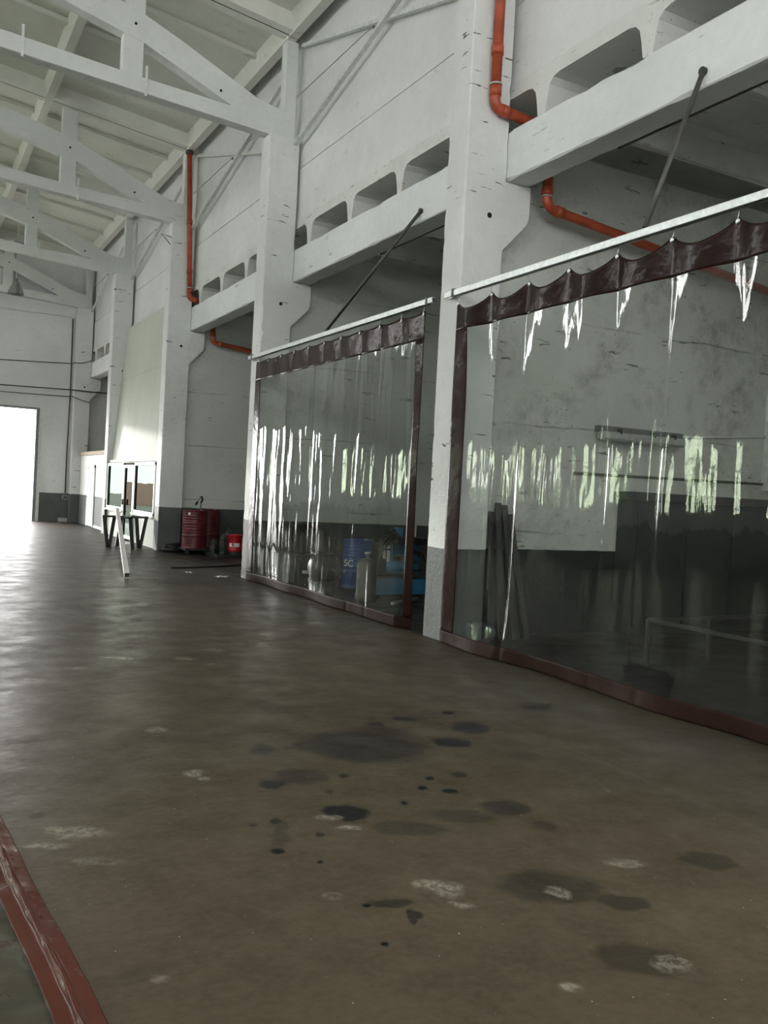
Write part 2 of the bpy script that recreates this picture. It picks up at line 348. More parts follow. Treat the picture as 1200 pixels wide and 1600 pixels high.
def floor_mat():
    t = NT('worn_oily_concrete_floor')
    d = t.n.new('ShaderNodeTexNoise'); t.L(t.pos, d.inputs['Vector']); d.inputs['Scale'].default_value = 9; d.inputs['Detail'].default_value = 4
    sub = t.n.new('ShaderNodeVectorMath'); sub.operation = 'MULTIPLY_ADD'; t.L(d.outputs['Color'], sub.inputs[0]); sub.inputs[1].default_value = (0.11,) * 3
    ad = t.n.new('ShaderNodeVectorMath'); ad.operation = 'SUBTRACT'; t.L(t.pos, ad.inputs[0]); ad.inputs[1].default_value = (0.055,) * 3
    t.L(ad.outputs[0], sub.inputs[2]); P = sub.outputs[0]
    def blobs(lst, soft):
        acc = None
        for cx, cy, ra, rb, wt in lst:
            mp = t.n.new('ShaderNodeMapping'); mp.vector_type = 'TEXTURE'
            src = P if max(ra, rb) > 0.05 else t.pos
            t.L(src, mp.inputs[0]); mp.inputs['Location'].default_value = (cx, cy, 0)
            mp.inputs['Rotation'].default_value = (0, 0, -0.497); mp.inputs['Scale'].default_value = (ra, rb, 1)
            ln = t.n.new('ShaderNodeVectorMath'); ln.operation = 'LENGTH'; t.L(mp.outputs[0], ln.inputs[0])
            v = t.ramp(ln.outputs['Value'], 1.12, soft, 0.0, wt)
            acc = v if acc is None else t.math('MAXIMUM', acc, v)
        return acc
    a = t.noise(0.35, 6, 0.6); b = t.noise(2.4, 6, 0.65); c3 = t.noise(26, 4, 0.6)
    c = t.mix(t.ramp(a, 0.3, 0.7), (0.043, 0.032, 0.018), (0.066, 0.052, 0.032))
    c = t.mix(t.ramp(b, 0.38, 0.68, 0, 0.6), c, (0.028, 0.020, 0.011))
    c = t.mix(t.ramp(c3, 0.35, 0.75, 0, 0.3), c, (0.10, 0.085, 0.062))
    # grey swept areas beside the curtains
    p = t.xyz()
    g = t.math('MULTIPLY', t.ramp(p[0], 3.0, 4.6), t.ramp(t.noise(0.8, 5), 0.35, 0.6))
    c = t.mix(t.math('MULTIPLY', g, 0.55), c, (0.048, 0.048, 0.043))
    inside = t.ramp(p[0], 5.05, 5.2)  # gloom of the side bays painted into the floor colour
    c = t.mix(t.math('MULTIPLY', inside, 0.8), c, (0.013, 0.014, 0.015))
    # dark random oil drops
    vr = t.n.new('ShaderNodeTexVoronoi'); t.L(P, vr.inputs['Vector']); vr.inputs['Scale'].default_value = 2.2
    sp = t.math('MULTIPLY', t.ramp(vr.outputs['Distance'], 0.10, 0.06), t.ramp(t.noise(0.7, 3), 0.50, 0.56))
    c = t.mix(t.math('MULTIPLY', sp, 0.5), c, (0.009, 0.008, 0.006))
    # worn cross bands and joints
    j1 = t.ramp(t.math('ABSOLUTE', t.math('SUBTRACT', p[1], t.math('ADD', 14.05, t.math('MULTIPLY', t.noise(1.2, 3), 0.25)))), 0.02, 0.05, 1, 0)
    j2 = t.ramp(t.math('ABSOLUTE', t.math('SUBTRACT', p[1], t.math('ADD', 10.9, t.math('MULTIPLY', t.noise(1.0, 3), 0.4)))), 0.02, 0.06, 1, 0)
    j2 = t.math('MULTIPLY', j2, t.ramp(t.noise(1.5, 4), 0.5, 0.6))
    c = t.mix(t.math('MULTIPLY', t.math('MAXIMUM', j1, j2), 0.6), c, (0.013, 0.011, 0.009))
    lit_streak = t.ramp(t.math('ABSOLUTE', t.math('SUBTRACT', p[0], 3.75)), 0.012, 0.03, 1, 0)  # lengthwise lit streak painted into the floor colour
    c = t.mix(t.math('MULTIPLY', lit_streak, 0.10), c, (0.16, 0.145, 0.12))
    sm = t.ramp(t.noise(1.3, 5, 0.6, stretch=(0.5, 2.2, 1)), 0.60, 0.70, 0, 0.35)
    c = t.mix(sm, c, (0.017, 0.015, 0.013))
    dk = blobs(DARK, 0.80)
    c = t.mix(t.math('MULTIPLY', dk, 0.95, clamp=True), c, (0.004, 0.0045, 0.0045))
    pl = blobs(PALE, 0.55)
    mk = t.ramp(t.noise(30, 4, 0.7, stretch=(1, 1, 1), dist=0.8), 0.42, 0.60, 0.15, 1)
    pl = t.math('MULTIPLY', pl, mk, clamp=True)
    c = t.mix(t.math('MULTIPLY', pl, 0.7), c, (0.29, 0.27, 0.22))
    fl = t.ramp(t.noise(60, 2, 0.4), 0.765, 0.785)
    c = t.mix(t.math('MULTIPLY', fl, 0.6), c, (0.6, 0.58, 0.52))
    t.L(c, t.b.inputs['Base Color'])
    r = t.ramp(b, 0.3, 0.7, 0.34, 0.56); r = t.math('SUBTRACT', r, t.math('MULTIPLY', dk, 0.06)); t.L(r, t.b.inputs['Roughness'])
    t.b.inputs['Specular IOR Level'].default_value = 0.12
    t.bump(t.math('ADD', t.noise(4, 6, 0.6), t.math('MULTIPLY', c3, 0.3)), 0.35, 0.012)
    return t.m
M['floor'] = floor_mat()

# ================================================================== STRUCTURE
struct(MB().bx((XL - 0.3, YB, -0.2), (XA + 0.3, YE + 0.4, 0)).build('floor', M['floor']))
struct(MB().bx((-30, YE + 0.4, -0.25), (40, 110, -0.04)).build('ground', M['yard']))
struct(MB().bx((-60, YB, -0.25), (XL - 0.3, YE + 0.4, -0.06)).build('ground', M['grass']))

# end wall with the gate opening
GX0, GX1, GZ = -2.25, 4.10, 3.80
e = MB()
e.bx((GX1, YE, 0), (XA + 0.3, YE + 0.4, 12)); e.bx((XL - 0.3, YE, 0), (GX0, YE + 0.4, 12)); e.bx((GX0, YE, GZ), (GX1, YE + 0.4, 12))
struct(e.build('wall_end', M['wall2']))
t1 = MB(); t1.bx((GX1 - 0.10, YE - 0.06, 0), (GX1 + 0.0, YE + 0.42, GZ)); t1.bx((GX0, YE - 0.06, GZ), (GX1, YE + 0.42, GZ + 0.0001 + 0.05))
struct(t1.build('trim_1', M['jamb']), 'grey jamb lining of the bright gate opening')
struct(MB().bx((GX1 + 0.0, YE - 0.05, 0), (GX1 + 0.10, YE, GZ - 0.02)).build('trim_2', M['white_steel']))
struct(MB().bx((XL - 0.3, YE - 0.1, 7.05), (XC + 0.2, YE, 7.7)).build('trim_3', M['wall']))
bw = MB(); bw.bx((XL - 0.3, YB - 0.3, 0), (XA + 0.3, YB, 4.0)); bw.bx((XL - 0.3, YB - 0.3, 8.0), (XA + 0.3, YB, 12)); bw.bx((XL - 0.3, YB - 0.3, 4.0), (-4.5, YB, 8.0)); bw.bx((2.5, YB - 0.3, 4.0), (XA + 0.3, YB, 8.0))
struct(bw.build('wall_back', M['wall2']))
wb = MB()  # window band added in the unseen back wall to light the column near faces
for k in range(6): wb.bx((-4.5 + 1.4 * k - 0.03, YB - 0.2, 4.0), (-4.5 + 1.4 * k + 0.03, YB - 0.12, 8.0))
for z in (4.03, 6.0, 7.97): wb.bx((-4.5, YB - 0.2, z - 0.03), (2.5, YB - 0.12, z + 0.03))
struct(wb.build('window_20', M['white_steel']))
# low red wall added far out to put pink into the mirroring office panes
struct(MB().bx((-5.6, 60, -0.04), (-2.75, 60.3, 1.45), 0.03).build('wall_pink_tint', M['yardred']), 'low red wall added in the yard for the pink mirrored in the office panes')

# left wall with low windows and an added high band lighting the ceiling, one of each per bay
LZ = ((1.45, 3.25, 1.75, 1.35), (6.85, 8.55, 0.75, 0.45))
lw = MB()
lw.bx((XL - 0.3, YB, 0), (XL, YE + 0.4, 1.45)); lw.bx((XL - 0.3, YB, 3.25), (XL, YE + 0.4, 6.85)); lw.bx((XL - 0.3, YB, 8.55), (XL, YE + 0.4, 12))
for i in range(-1, 6):
    for z0, z1, a, b in LZ: lw.bx((XL - 0.3, YI(i) - b, z0), (XL, YI(i) + a, z1))
struct(lw.build('wall_left', M['wall2']))
wn = 0
for i in range(-1, 5):
    for z0, z1, a, b in LZ:
        wn += 1
        y0, y1 = YI(i) + a, YI(i + 1) - b
        wb = MB(); wb.bx((XL - 0.2, y0, z0), (XL - 0.12, y1, z0 + 0.06)); wb.bx((XL - 0.2, y0, z1 - 0.06), (XL - 0.12, y1, z1)); wb.bx((XL - 0.2, y0, z0 + 1.1), (XL - 0.12, y1, z0 + 1.16))
        for k in range(7):
            y = y0 + (y1 - y0) * k / 6; wb.bx((XL - 0.2, y - 0.03, z0), (XL - 0.12, y + 0.03, z1))
        wo = struct(wb.build('window_%d' % wn, M['white_steel']))
        if z0 < 2: MB().bx((XL - 0.165, y0, z0), (XL - 0.155, y1, z1)).build('pane', M['tintpane'], wo)

# roof slabs: ribbed panels, three metres wide, one row per bay
rf = MB()
xs_r = [XL - 0.3, -6.55, -3.6, XR, 2.45, 5.45, XW + 0.3]
for a, b in ((XW + 0.3, XR), (XR, XL - 0.3)):
    n = MB
    rf.prism([(a, zroof(a) + 0.30), (b, zroof(b) + 0.30), (b, zroof(b) + 0.5), (a, zroof(a) + 0.5)], 'Y', YB, YE + 0.4)
def rib_x(x, y0, y1, wd=0.13, dp=0.30):
    z = zroof(x); rf.prism([(x - wd, z + 0.32), (x - wd * 0.6, z), (x + wd * 0.6, z), (x + wd, z + 0.32)], 'Y', y0, y1)
def rib_y(xa, xb, y, wd, dz, dp):
    for a, b in ((xa, xb),):
        rf.prism([(a, zroof(a) + dz), (b, zroof(b) + dz), (b, zroof(b) + dz + dp), (a, zroof(a) + dz + dp)], 'Y', y - wd, y + wd)
for i in range(0, 6):
    y0 = YI(i - 1) - 0.02 if i > 0 else YB; y1 = YI(i) - 0.02
    if i == 5: y1 = YE
    for x in xs_r[1:-1]:
        rib_x(x, y0 + 0.015, y1 - 0.015)
    for a, b in ((5.45, XR), (XR, -6.55)):
        for yy in (y0 + 0.10, y1 - 0.10): rib_y(a, b, yy, 0.085, 0.02, 0.3)
        n = 3
        for k in range(1, n + 1):
            yy = y0 + (y1 - y0) * k / (n + 1); rib_y(a, b, yy, 0.06, 0.22, 0.10)
struct(rf.build('ceiling', M['roof']))
sm = MB()  # black strips painted as the shade in the slab seams
for i in range(0, 5):
    y = YI(i) - 0.02
    for a, b in ((5.45, XR), (XR, -6.5)):
        sm.prism([(a, zroof(a) + 0.022), (b, zroof(b) + 0.022), (b, zroof(b) + 0.25), (a, zroof(a) + 0.25)], 'Y', y - 0.0149, y + 0.0149)
struct(sm.build('trim_4', M['recess_shade']), 'black strips standing for the shade in seams between the rows of roof slabs')

# upper right wall: long panels with thin level joints, standing on the annex slab ends
for i in range(0, 5):
    y0, y1 = YI(i) + WC * 0.5 + 0.004, YI(i + 1) + WC * 0.5 - 0.004
    if i == 4: y1 = YE
    ub = MB()
    # uneven mortar edge along the bottom
    nn = 60; poly = []
    for k in range(nn + 1):
        y = y0 + (y1 - y0) * k / nn
        poly.append((y, 5.945 + 0.018 * noise.noise(Vector((y * 2.3, 1.7, 0))) + 0.02 * noise.noise(Vector((y * 8, 4.7, 0)))))
    poly += [(y1, 6.915), (y0, 6.915)]
    ub.prism(poly, 'X', XW + 0.05, XW + 0.30)
    ub.bx((XW + 0.055, y0, 6.932), (XW + 0.30, y1, 8.22), 0.006); ub.bx((XW + 0.05, y0, 8.235), (XW + 0.30, y1, 9.6), 0.006)
    ub.bx((XW + 0.09, y0, 6.90), (XW + 0.28, y1, 8.25))
    struct(ub.build('wall_right', M['wall']))
# annex: ribbed slab ends (open between the ribs) spanning away from the hall
def slab_profile(y0, y1):
    pts = []; k0 = math.ceil((y0 - 7.54) / 1.5) - 1
    out = []; y = y0
    ribs = [7.54 + 1.5 * k for k in range(k0, k0 + 12)]
    out.append((y0, 6.06)); first = True
    seq = [(y0, 5.90)]
    for r in ribs:
        if r - 0.12 <= y0 or r + 0.12 >= y1: continue
        seq += [(r - 0.26, 5.90), (r - 0.17, 5.88), (r - 0.115, 5.82), (r - 0.085, 5.70), (r - 0.060, 5.555), (r - 0.035, 5.545), (r - 0.004, 5.55), (r, 5.60), (r + 0.004, 5.55), (r + 0.035, 5.545), (r + 0.060, 5.555), (r + 0.085, 5.70), (r + 0.115, 5.82), (r + 0.17, 5.88), (r + 0.26, 5.90)]
    seq.append((y1, 5.90))
    return seq + [(y1, 6.06), (y0, 6.06)]
for i in range(0, 5):
    y0, y1 = YI(i) + 0.2, (YI(i + 1) + 0.19 if i < 4 else YE - 0.001)
    ab = MB().prism(slab_profile(y0 + 0.001, y1), 'X', XW + 0.035, XA + 0.25)
    struct(ab.build('ceiling', M['annex']), 'ribbed concrete slabs roofing the side bays')
# deep inside the hollow above the beam: the outer wall and partitions close it
struct(MB().bx((XA, YB, 0), (XA + 0.3, YE, 6.05)).build('wall_right', M['dirty_shaded']), 'outer wall of the side bays')
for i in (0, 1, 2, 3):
    mt = M['dirty_shaded'] if i <= 1 else M['part']
    yy = YI(i) + (0.20 if i else -0.4)  # the nearest cross wall, out of view, is added to darken its bay
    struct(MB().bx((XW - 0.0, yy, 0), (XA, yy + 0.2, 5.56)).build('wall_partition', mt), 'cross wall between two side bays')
# grey board painted as recess shade under the upper wall, office bay
struct(MB().bx((XW + 0.12, YI(3) + WC, 5.60), (XW + 0.16, YI(4) + 0.1, 6.0)).build('trim_5', M['jamb']), 'grey strip painted as recess shade above the sloping office cladding')

# ================================================================== COLUMNS
cl_names = {1: 'nearest whitewashed concrete column with grey base, between the two vinyl curtains',
            2: 'whitewashed concrete column with grey base at the far edge of the farther vinyl curtain',
            3: 'whitewashed concrete column with orange drain pipe, beside the dark red drum',
            4: 'slim white concrete column on the far side of the office windows',
            5: 'whitewashed corner column against the end wall beside the bright gate'}
for i in range(1, 6):
    y = YI(i)
    r = thing('concrete_column', (XC + DC / 2, y + WC / 2, 0), cl_names[i], 'column', 'row of white concrete columns')
    s = MB(); bm = s.bm
    # shaft as a finely cut box with slightly chipped corners
    nz = 90
    z0 = 0.0
    rings = []
    for k in range(nz + 1):
        z = ZC * k / nz; ring = []
        for (cx, cy) in ((0, 0), (1, 0), (1, 1), (0, 1)):
            for (ox, oy) in (((0.0, 0.014), (0.014, 0.0)) if (cx, cy) == (0, 0) else ((-0.014, 0.0), (0.0, 0.014)) if (cx, cy) == (1, 0) else ((0.0, -0.014), (-0.014, 0.0)) if (cx, cy) == (1, 1) else ((0.014, 0.0), (0.0, -0.014))):
                n1 = noise.noise(Vector((cx * 7 + i * 3.3, cy * 5, z * 5.0))) * 0.5 + noise.noise(Vector((cx * 9 + i, cy * 2, z * 17.0))) * 0.5
                chip = 1.0 + max(0.0, n1 - 0.12) * 5.0
                ring.append(bm.verts.new((XC + cx * DC + ox * chip, y + cy * WC + oy * chip, z)))
        rings.append(ring)
    for A, B in zip(rings, rings[1:]):
        for k in range(8): bm.faces.new((A[k], A[(k + 1) % 8], B[(k + 1) % 8], B[k]))
    bm.faces.new(rings[0][::-1]); bm.faces.new(rings[-1])
    s.build('shaft', M['column'], r)
    c = MB().prism([(XW - 0.05, 4.20), (XW, 4.26), (XW + 0.10, 4.36), (XW + 0.32, 4.58), (XW + 0.34, 4.66), (XW + 0.34, ZB - 0.005), (XW - 0.05, ZB - 0.005)], 'Y', y + 0.002, y + WC - 0.002, 0.012)
    c.build('corbel', M['column'], r)
    MB().lathe([(0.030, -0.003), (0.030, 0.03)], (XC + 0.33, y, 4.57 + 0.02 * i), 14, 'Y').build('hole_shade_disc', M['recess_shade'], r)  # black disc painted as the shade inside a bolt hole
    if i == 3: MB().tube([(XC, y + 0.03, 7.02), (XC - 0.22, y + 0.03, 7.06), (XC - 0.02, y + 0.03, 6.86)], 0.012, 8).build('wire_bracket', M['grey_steel'], r)
    # small steel plate at the head where the truss is welded
    MB().bx((XC + 0.06, y + 0.08, ZC), (XC + 0.42, y + WC - 0.08, ZC + 0.012)).build('bearing_plate', M['grey_steel'], r)

# ================================================================== BEAMS
bm_names = {0: 'nearest white concrete edge beam, over the large near vinyl curtain',
            1: 'white concrete edge beam over the farther vinyl curtain',
            2: 'white concrete edge beam over the open bay with the red drum',
            4: 'short stretch of white concrete edge beam beside the end wall corner column'}
for i in (0, 1, 2, 4):
    y0, y1 = YI(i) + 0.19 if i else YI(0) + 0.19, YI(i + 1) + 0.18
    s = MB(); bm = s.bm
    N = 48; rings = []
    for k in range(N + 1):
        y = y0 + (y1 - y0) * k / N; ring = []
        for ci, (x, z) in enumerate(((XW + 0.004, ZB), (XW + 0.32, ZB), (XW + 0.32, ZT), (XW + 0.004, ZT))):
            sx = 1 if ci in (0, 3) else -1; sz = 1 if ci < 2 else -1
            ch = 0.012 * (1 + max(0, noise.noise(Vector((y * 3, ci * 5 + i, 0.3))) * 4))
            a = (x + sx * ch, z); b = (x, z + sz * ch)
            pair = (b, a) if ci in (0, 2) else (a, b)
            for (px, pz) in pair: ring.append(bm.verts.new((px, y, pz)))
        rings.append(ring)
    for A, B in zip(rings, rings[1:]):
        for k in range(8): bm.faces.new((A[k], A[(k + 1) % 8], B[(k + 1) % 8], B[k]))
    bm.faces.new(rings[0][::-1]); bm.faces.new(rings[-1])
    tag(s.build('edge_beam', M['beam']), bm_names[i], 'beam', 'edge beams of the side bays')

# ================================================================== ROOF TRUSSES
TR = {2: 'nearest white concrete roof truss, resting on the column beyond the farther curtain',
      3: 'second nearest white concrete roof truss, ending behind the tall orange pipe',
      4: 'third white concrete roof truss, resting on the slim column by the office',
      5: 'farthest white concrete roof truss, against the end wall'}
def mir(p): return [(2 * XR - x, z) for x, z in reversed(p)]
def make_truss(i):
    y = YI(i) + WC / 2 if i < 5 else YI(5) + 0.16
    a, b = y - 0.115, y + 0.115
    r = thing('roof_truss', (XR, y, ZC + 0.012), TR[i], 'truss', 'white roof trusses')
    zl = ZC + 0.012
    def zb(x): return 7.36 + 0.062 * (5.62 - x)
    chord = [(5.60, zl + 0.0), (5.16, zl), (XR, zb(XR)), (XR, zb(XR) + 0.27), (3.0, 7.74), (4.45, 7.66), (5.60, 7.80)]
    c = MB(); c.prism(chord, 'Y', a, b, 0.01); c.prism(mir(chord), 'Y', a, b, 0.01)
    c.build('bottom_chord', M['truss'], r)
    dg = [(5.60, 7.60), (5.60, 7.83), (5.28, 7.81), (4.92, 7.90), (3.62, 8.47), (2.96, 8.73), (1.5, 9.08), (XR, 9.50), (XR, 9.12), (1.54, 8.63), (3.05, 8.27), (4.50, 7.68), (4.6, 7.6)]
    d = MB(); d.prism(dg, 'Y', a + 0.004, b - 0.004, 0.01); d.prism(mir(dg), 'Y', a + 0.004, b - 0.004, 0.01)
    d.build('upper_chord', M['truss'], r)
    def post(x0, x1, z0, z1):
        MB().prism([(x0, z0), (x1, z0), (x1, z1 + (zroof(x1) - zroof(x0))), (x0, z1)], 'Y', a + 0.01, b - 0.01, 0.008).build('post', M['truss'], r)
    post(5.39, 5.60, 7.75, zroof(5.39) + 0.02); post(2.75, 3.06, 7.68, zroof(2.75) + 0.02)
    post(XR - 0.15, XR + 0.15, 7.9, zroof(XR - .15) - 0.02)
    post(-4.26, -3.95, 7.68, zroof(-4.26) + 0.02); post(-6.80, -6.59, 7.75, zroof(-6.8) + 0.02)
    for x in (3.11, 1.33, -2.6):
        z = zb(x)
        MB().box((x, a - 0.02, z + 0.17), (0.035, 0.03, 0.46)).build('hanger_strap', M['white_steel'], r)
    MB().lathe([(0.022, -0.003), (0.022, 0.03)], (4.30, a, 7.86), 12, 'Y').build('hole_shade_disc', M['recess_shade'], r)  # black discs for the shade in the truss bolt holes
    MB().lathe([(0.022, -0.003), (0.022, 0.03)], (2.92, a, 8.52), 12, 'Y').build('hole_shade_disc', M['recess_shade'], r)
    return r
for i in (2, 3, 4, 5): make_truss(i)

# crossed wind braces on the upper wall
BR = {0: 'white steel cross brace on the upper wall above the near curtain, nearest of all',
      1: 'white steel cross brace on the upper wall above the farther curtain',
      2: 'white steel cross brace on the upper wall right of the tall orange pipe',
      3: 'white steel cross brace on the upper wall above the office',
      4: 'farthest white steel cross brace, by the corner column'}
for i in (1, 2, 3, 4):
    y1 = YI(i + 1) + (0.02 if i < 4 else -0.02); y0 = YI(i) + 0.40
    r = thing('cross_brace', (5.47, (y0 + y1) / 2, 7.28), BR[i], 'brace', 'cross braces on the upper wall')
    MB().bar((5.58, y1 - 0.05, 7.27), (5.58, y0, 8.62), 0.07, 0.05).build('brace_bar', M['white_steel'], r)
    MB().bar((5.64, y1 - 0.02, 8.92), (5.64, y0, 7.30), 0.07, 0.05).build('brace_bar', M['white_steel'], r)
    m = (y0 + y1) / 2
    MB().lathe([(0.02, -0.05), (0.02, 0.04)], (5.59, m, 8.0), 10, 'X').build('bolt', M['grey_steel'], r)

# ================================================================== OFFICE IN THE FOURTH BAY
YO0, YO1 = YI(3) + WC, YI(4) + 0.5
r = thing('office_front', (5.24, (YO0 + YO1) / 2, 0), 'pale panelled office front with sloping cladding and plastic windows, between two columns', 'office front')
yA, yB = YI(3) + WC + 0.005, YI(4) - 0.005
MB().prism([(5.27, 2.06), (5.56, 5.86), (5.62, 5.86), (5.62, 2.06)], 'Y', yA, yB).build('cladding', M['panel'], r)
MB().prism([(5.20, 2.03), (5.20, 2.09), (5.29, 2.09), (5.29, 2.03)], 'Y', yA, yB).build('flashing', M['jamb'], r)
# front below: window zone and base
lowp = MB()
lowp.bx((5.21, yA, 0), (5.27, yA + 0.22, 2.03))
lowp.bx((5.22, yA + 0.2, 0), (5.27, 22.74, 0.72)); lowp.bx((5.22, 23.92, 0), (5.27, yB, 0.72))
lowp.bx((5.23, yA, 2.0), (5.27, yB, 2.04))
lowp.build('lower_panel', M['panel'], r)
def window(y0, y1, z0, z1, nm='window_sash'):
    f = MB(); d = 0.075
    f.bx((5.165, y0, z0), (5.235, y1, z0 + d), 0.008); f.bx((5.165, y0, z1 - d), (5.235, y1, z1), 0.008)
    f.bx((5.165, y0, z0), (5.235, y0 + d, z1), 0.008); f.bx((5.165, y1 - d, z0), (5.235, y1, z1), 0.008)
    fo = f.build(nm, M['pvc'], r)
    MB().bx((5.205, y0 + d * 0.8, z0 + d * 0.8), (5.220, y1 - d * 0.8, z1 - d * 0.8)).build('pane', M['mirror'], fo)
    MB().bx((5.19, y0 + d, z0 + d), (5.206, y0 + d + 0.012, z1 - d)).build('gasket', M['black'], fo)
    MB().bx((5.19, y1 - d - 0.03, z0 + d), (5.206, y1 - d, z1 - d)).build('gasket', M['black'], fo)
window(yA + 0.22, 22.74, 0.74, 2.0); window(23.94, yB - 0.01, 0.74, 2.0)
window(22.78, 23.90, 0.04, 1.94, 'glazed_door')
MB().bx((5.12, 23.78, 0.9), (5.16, 23.81, 1.05), 0.008).build('door_handle', M['grey_steel'], r)
MB().bx((5.13, yA + 0.2, 0.70), (5.24, 22.76, 0.74), 0.006).build('window_sill', M['pvc'], r)
MB().bx((5.13, 23.92, 0.70), (5.24, yB, 0.74), 0.006).build('window_sill', M['pvc'], r)

# white cabin in the last bay
r = thing('cabin', (6.4, 30, 0), 'small white cabin with grey lower wall and wooden top edge, left of the office', 'cabin')
MB().bx((5.45, 27.6, 0), (7.4, YI(5) - 0.02, 2.30)).build('cabin_wall', M['wall2'], r)
MB().bx((5.40, 27.55, 2.30), (7.45, YI(5) - 0.01, 2.42), 0.01).build('roof_edge', M['wood'], r)
dr = MB().bx((5.40, 29.35, 0.02), (5.45, 30.35, 1.88), 0.008).build('cabin_door', M['pvc'], r)
MB().tube([(5.39, 30.22, 0.95), (5.35, 30.22, 0.95), (5.35, 30.10, 0.95)], 0.012, 8).build('door_handle', M['grey_steel'], dr)
f = MB(); f.bx((5.41, 29.25, 0), (5.455, 29.34, 1.97)); f.bx((5.41, 30.36, 0), (5.455, 30.45, 1.97)); f.bx((5.41, 29.25, 1.89), (5.455, 30.45, 1.98)); f.build('door_frame', M['white_steel'], r)
MB().bx((5.43, 27.6, 0), (5.45, 29.24, 0.08)).build('plinth', M['pvc'], r)

# ================================================================== DRAIN PIPES
def pipe(pts, bends, r0=0.055):
    out = [Vector(pts[0])]
    for k in range(1, len(pts) - 1): out += arc(pts[k - 1], pts[k], pts[k + 1], bends)
    out.append(Vector(pts[-1])); return out
def collars(mb, specs):
    for p, d in specs:
        p = Vector(p); d = Vector(d).normalized()
        mb.tube([p - d * 0.05, p + d * 0.05], 0.064, 20)
def drain(yf, xs, label, cap, xt=None):
    x, y = xs, yf - 0.075
    r = thing('drain_pipe', (x, y, 4.4), label, 'pipe', 'orange drain pipes')
    xt = xt or x
    MB().tube([(xt, y, 8.96), (x, y, 5.86)], 0.055, 20).build('downpipe', M['orange'], r)
    MB().tube(pipe([(x, y, 5.86), (x, y, 5.70), (XW + 0.50, y, 5.64), (XW + 0.50, y, 5.45)], 0.10), 0.056, 20).build('elbow', M['orange'], r)
    MB().tube([(XW + 0.50, y, 5.46), (XW + 0.50, y, 5.0)], 0.055, 20).build('downpipe', M['orange'], r)
    MB().tube(pipe([(XW + 0.50, y, 5.02), (XW + 0.50, y, 4.79), (XA, y + 0.05, 4.40)], 0.13), 0.055, 20).build('branch_pipe', M['orange'], r)
    for sp_ in [((x + (xt - x) * 0.48, y, 7.4), (0, 0, 1)), ((x + (xt - x) * 0.14, y, 6.3), (0, 0, 1)), ((x, y, 5.87), (0, 0, 1)), ((x + 0.14, y, 5.69), (1, 0, -0.1)), ((XW + 0.5, y, 4.96), (0, 0, 1)), ((XW + 0.68, y, 4.775), (1, 0, -0.085)), ((XW + 2.4, y + 0.02, 4.62), (1, 0, -0.085))]:
        c = MB(); collars(c, [sp_]); c.build('collar', M['orange'], r)
    MB().tube([(x, y, 5.93), (x, y, 5.95)], 0.068, 20).build('clamp', M['galv'], r)
    MB().tube([(XW + 0.5, y, 4.90), (XW + 0.5, y, 4.915)], 0.068, 20).build('clamp', M['galv'], r)
    if cap: MB().tube([(xt, y, 8.90), (xt, y, 8.965)], 0.085, 20).build('top_collar', M['grey_steel'], r)
    return r
drain(YI(1), 5.41, 'large orange drain pipe running down the nearest column and along the near bay wall', False)
drain(YI(3), 5.58, 'tall orange drain pipe by the column next to the dark red drum', True, 5.43)

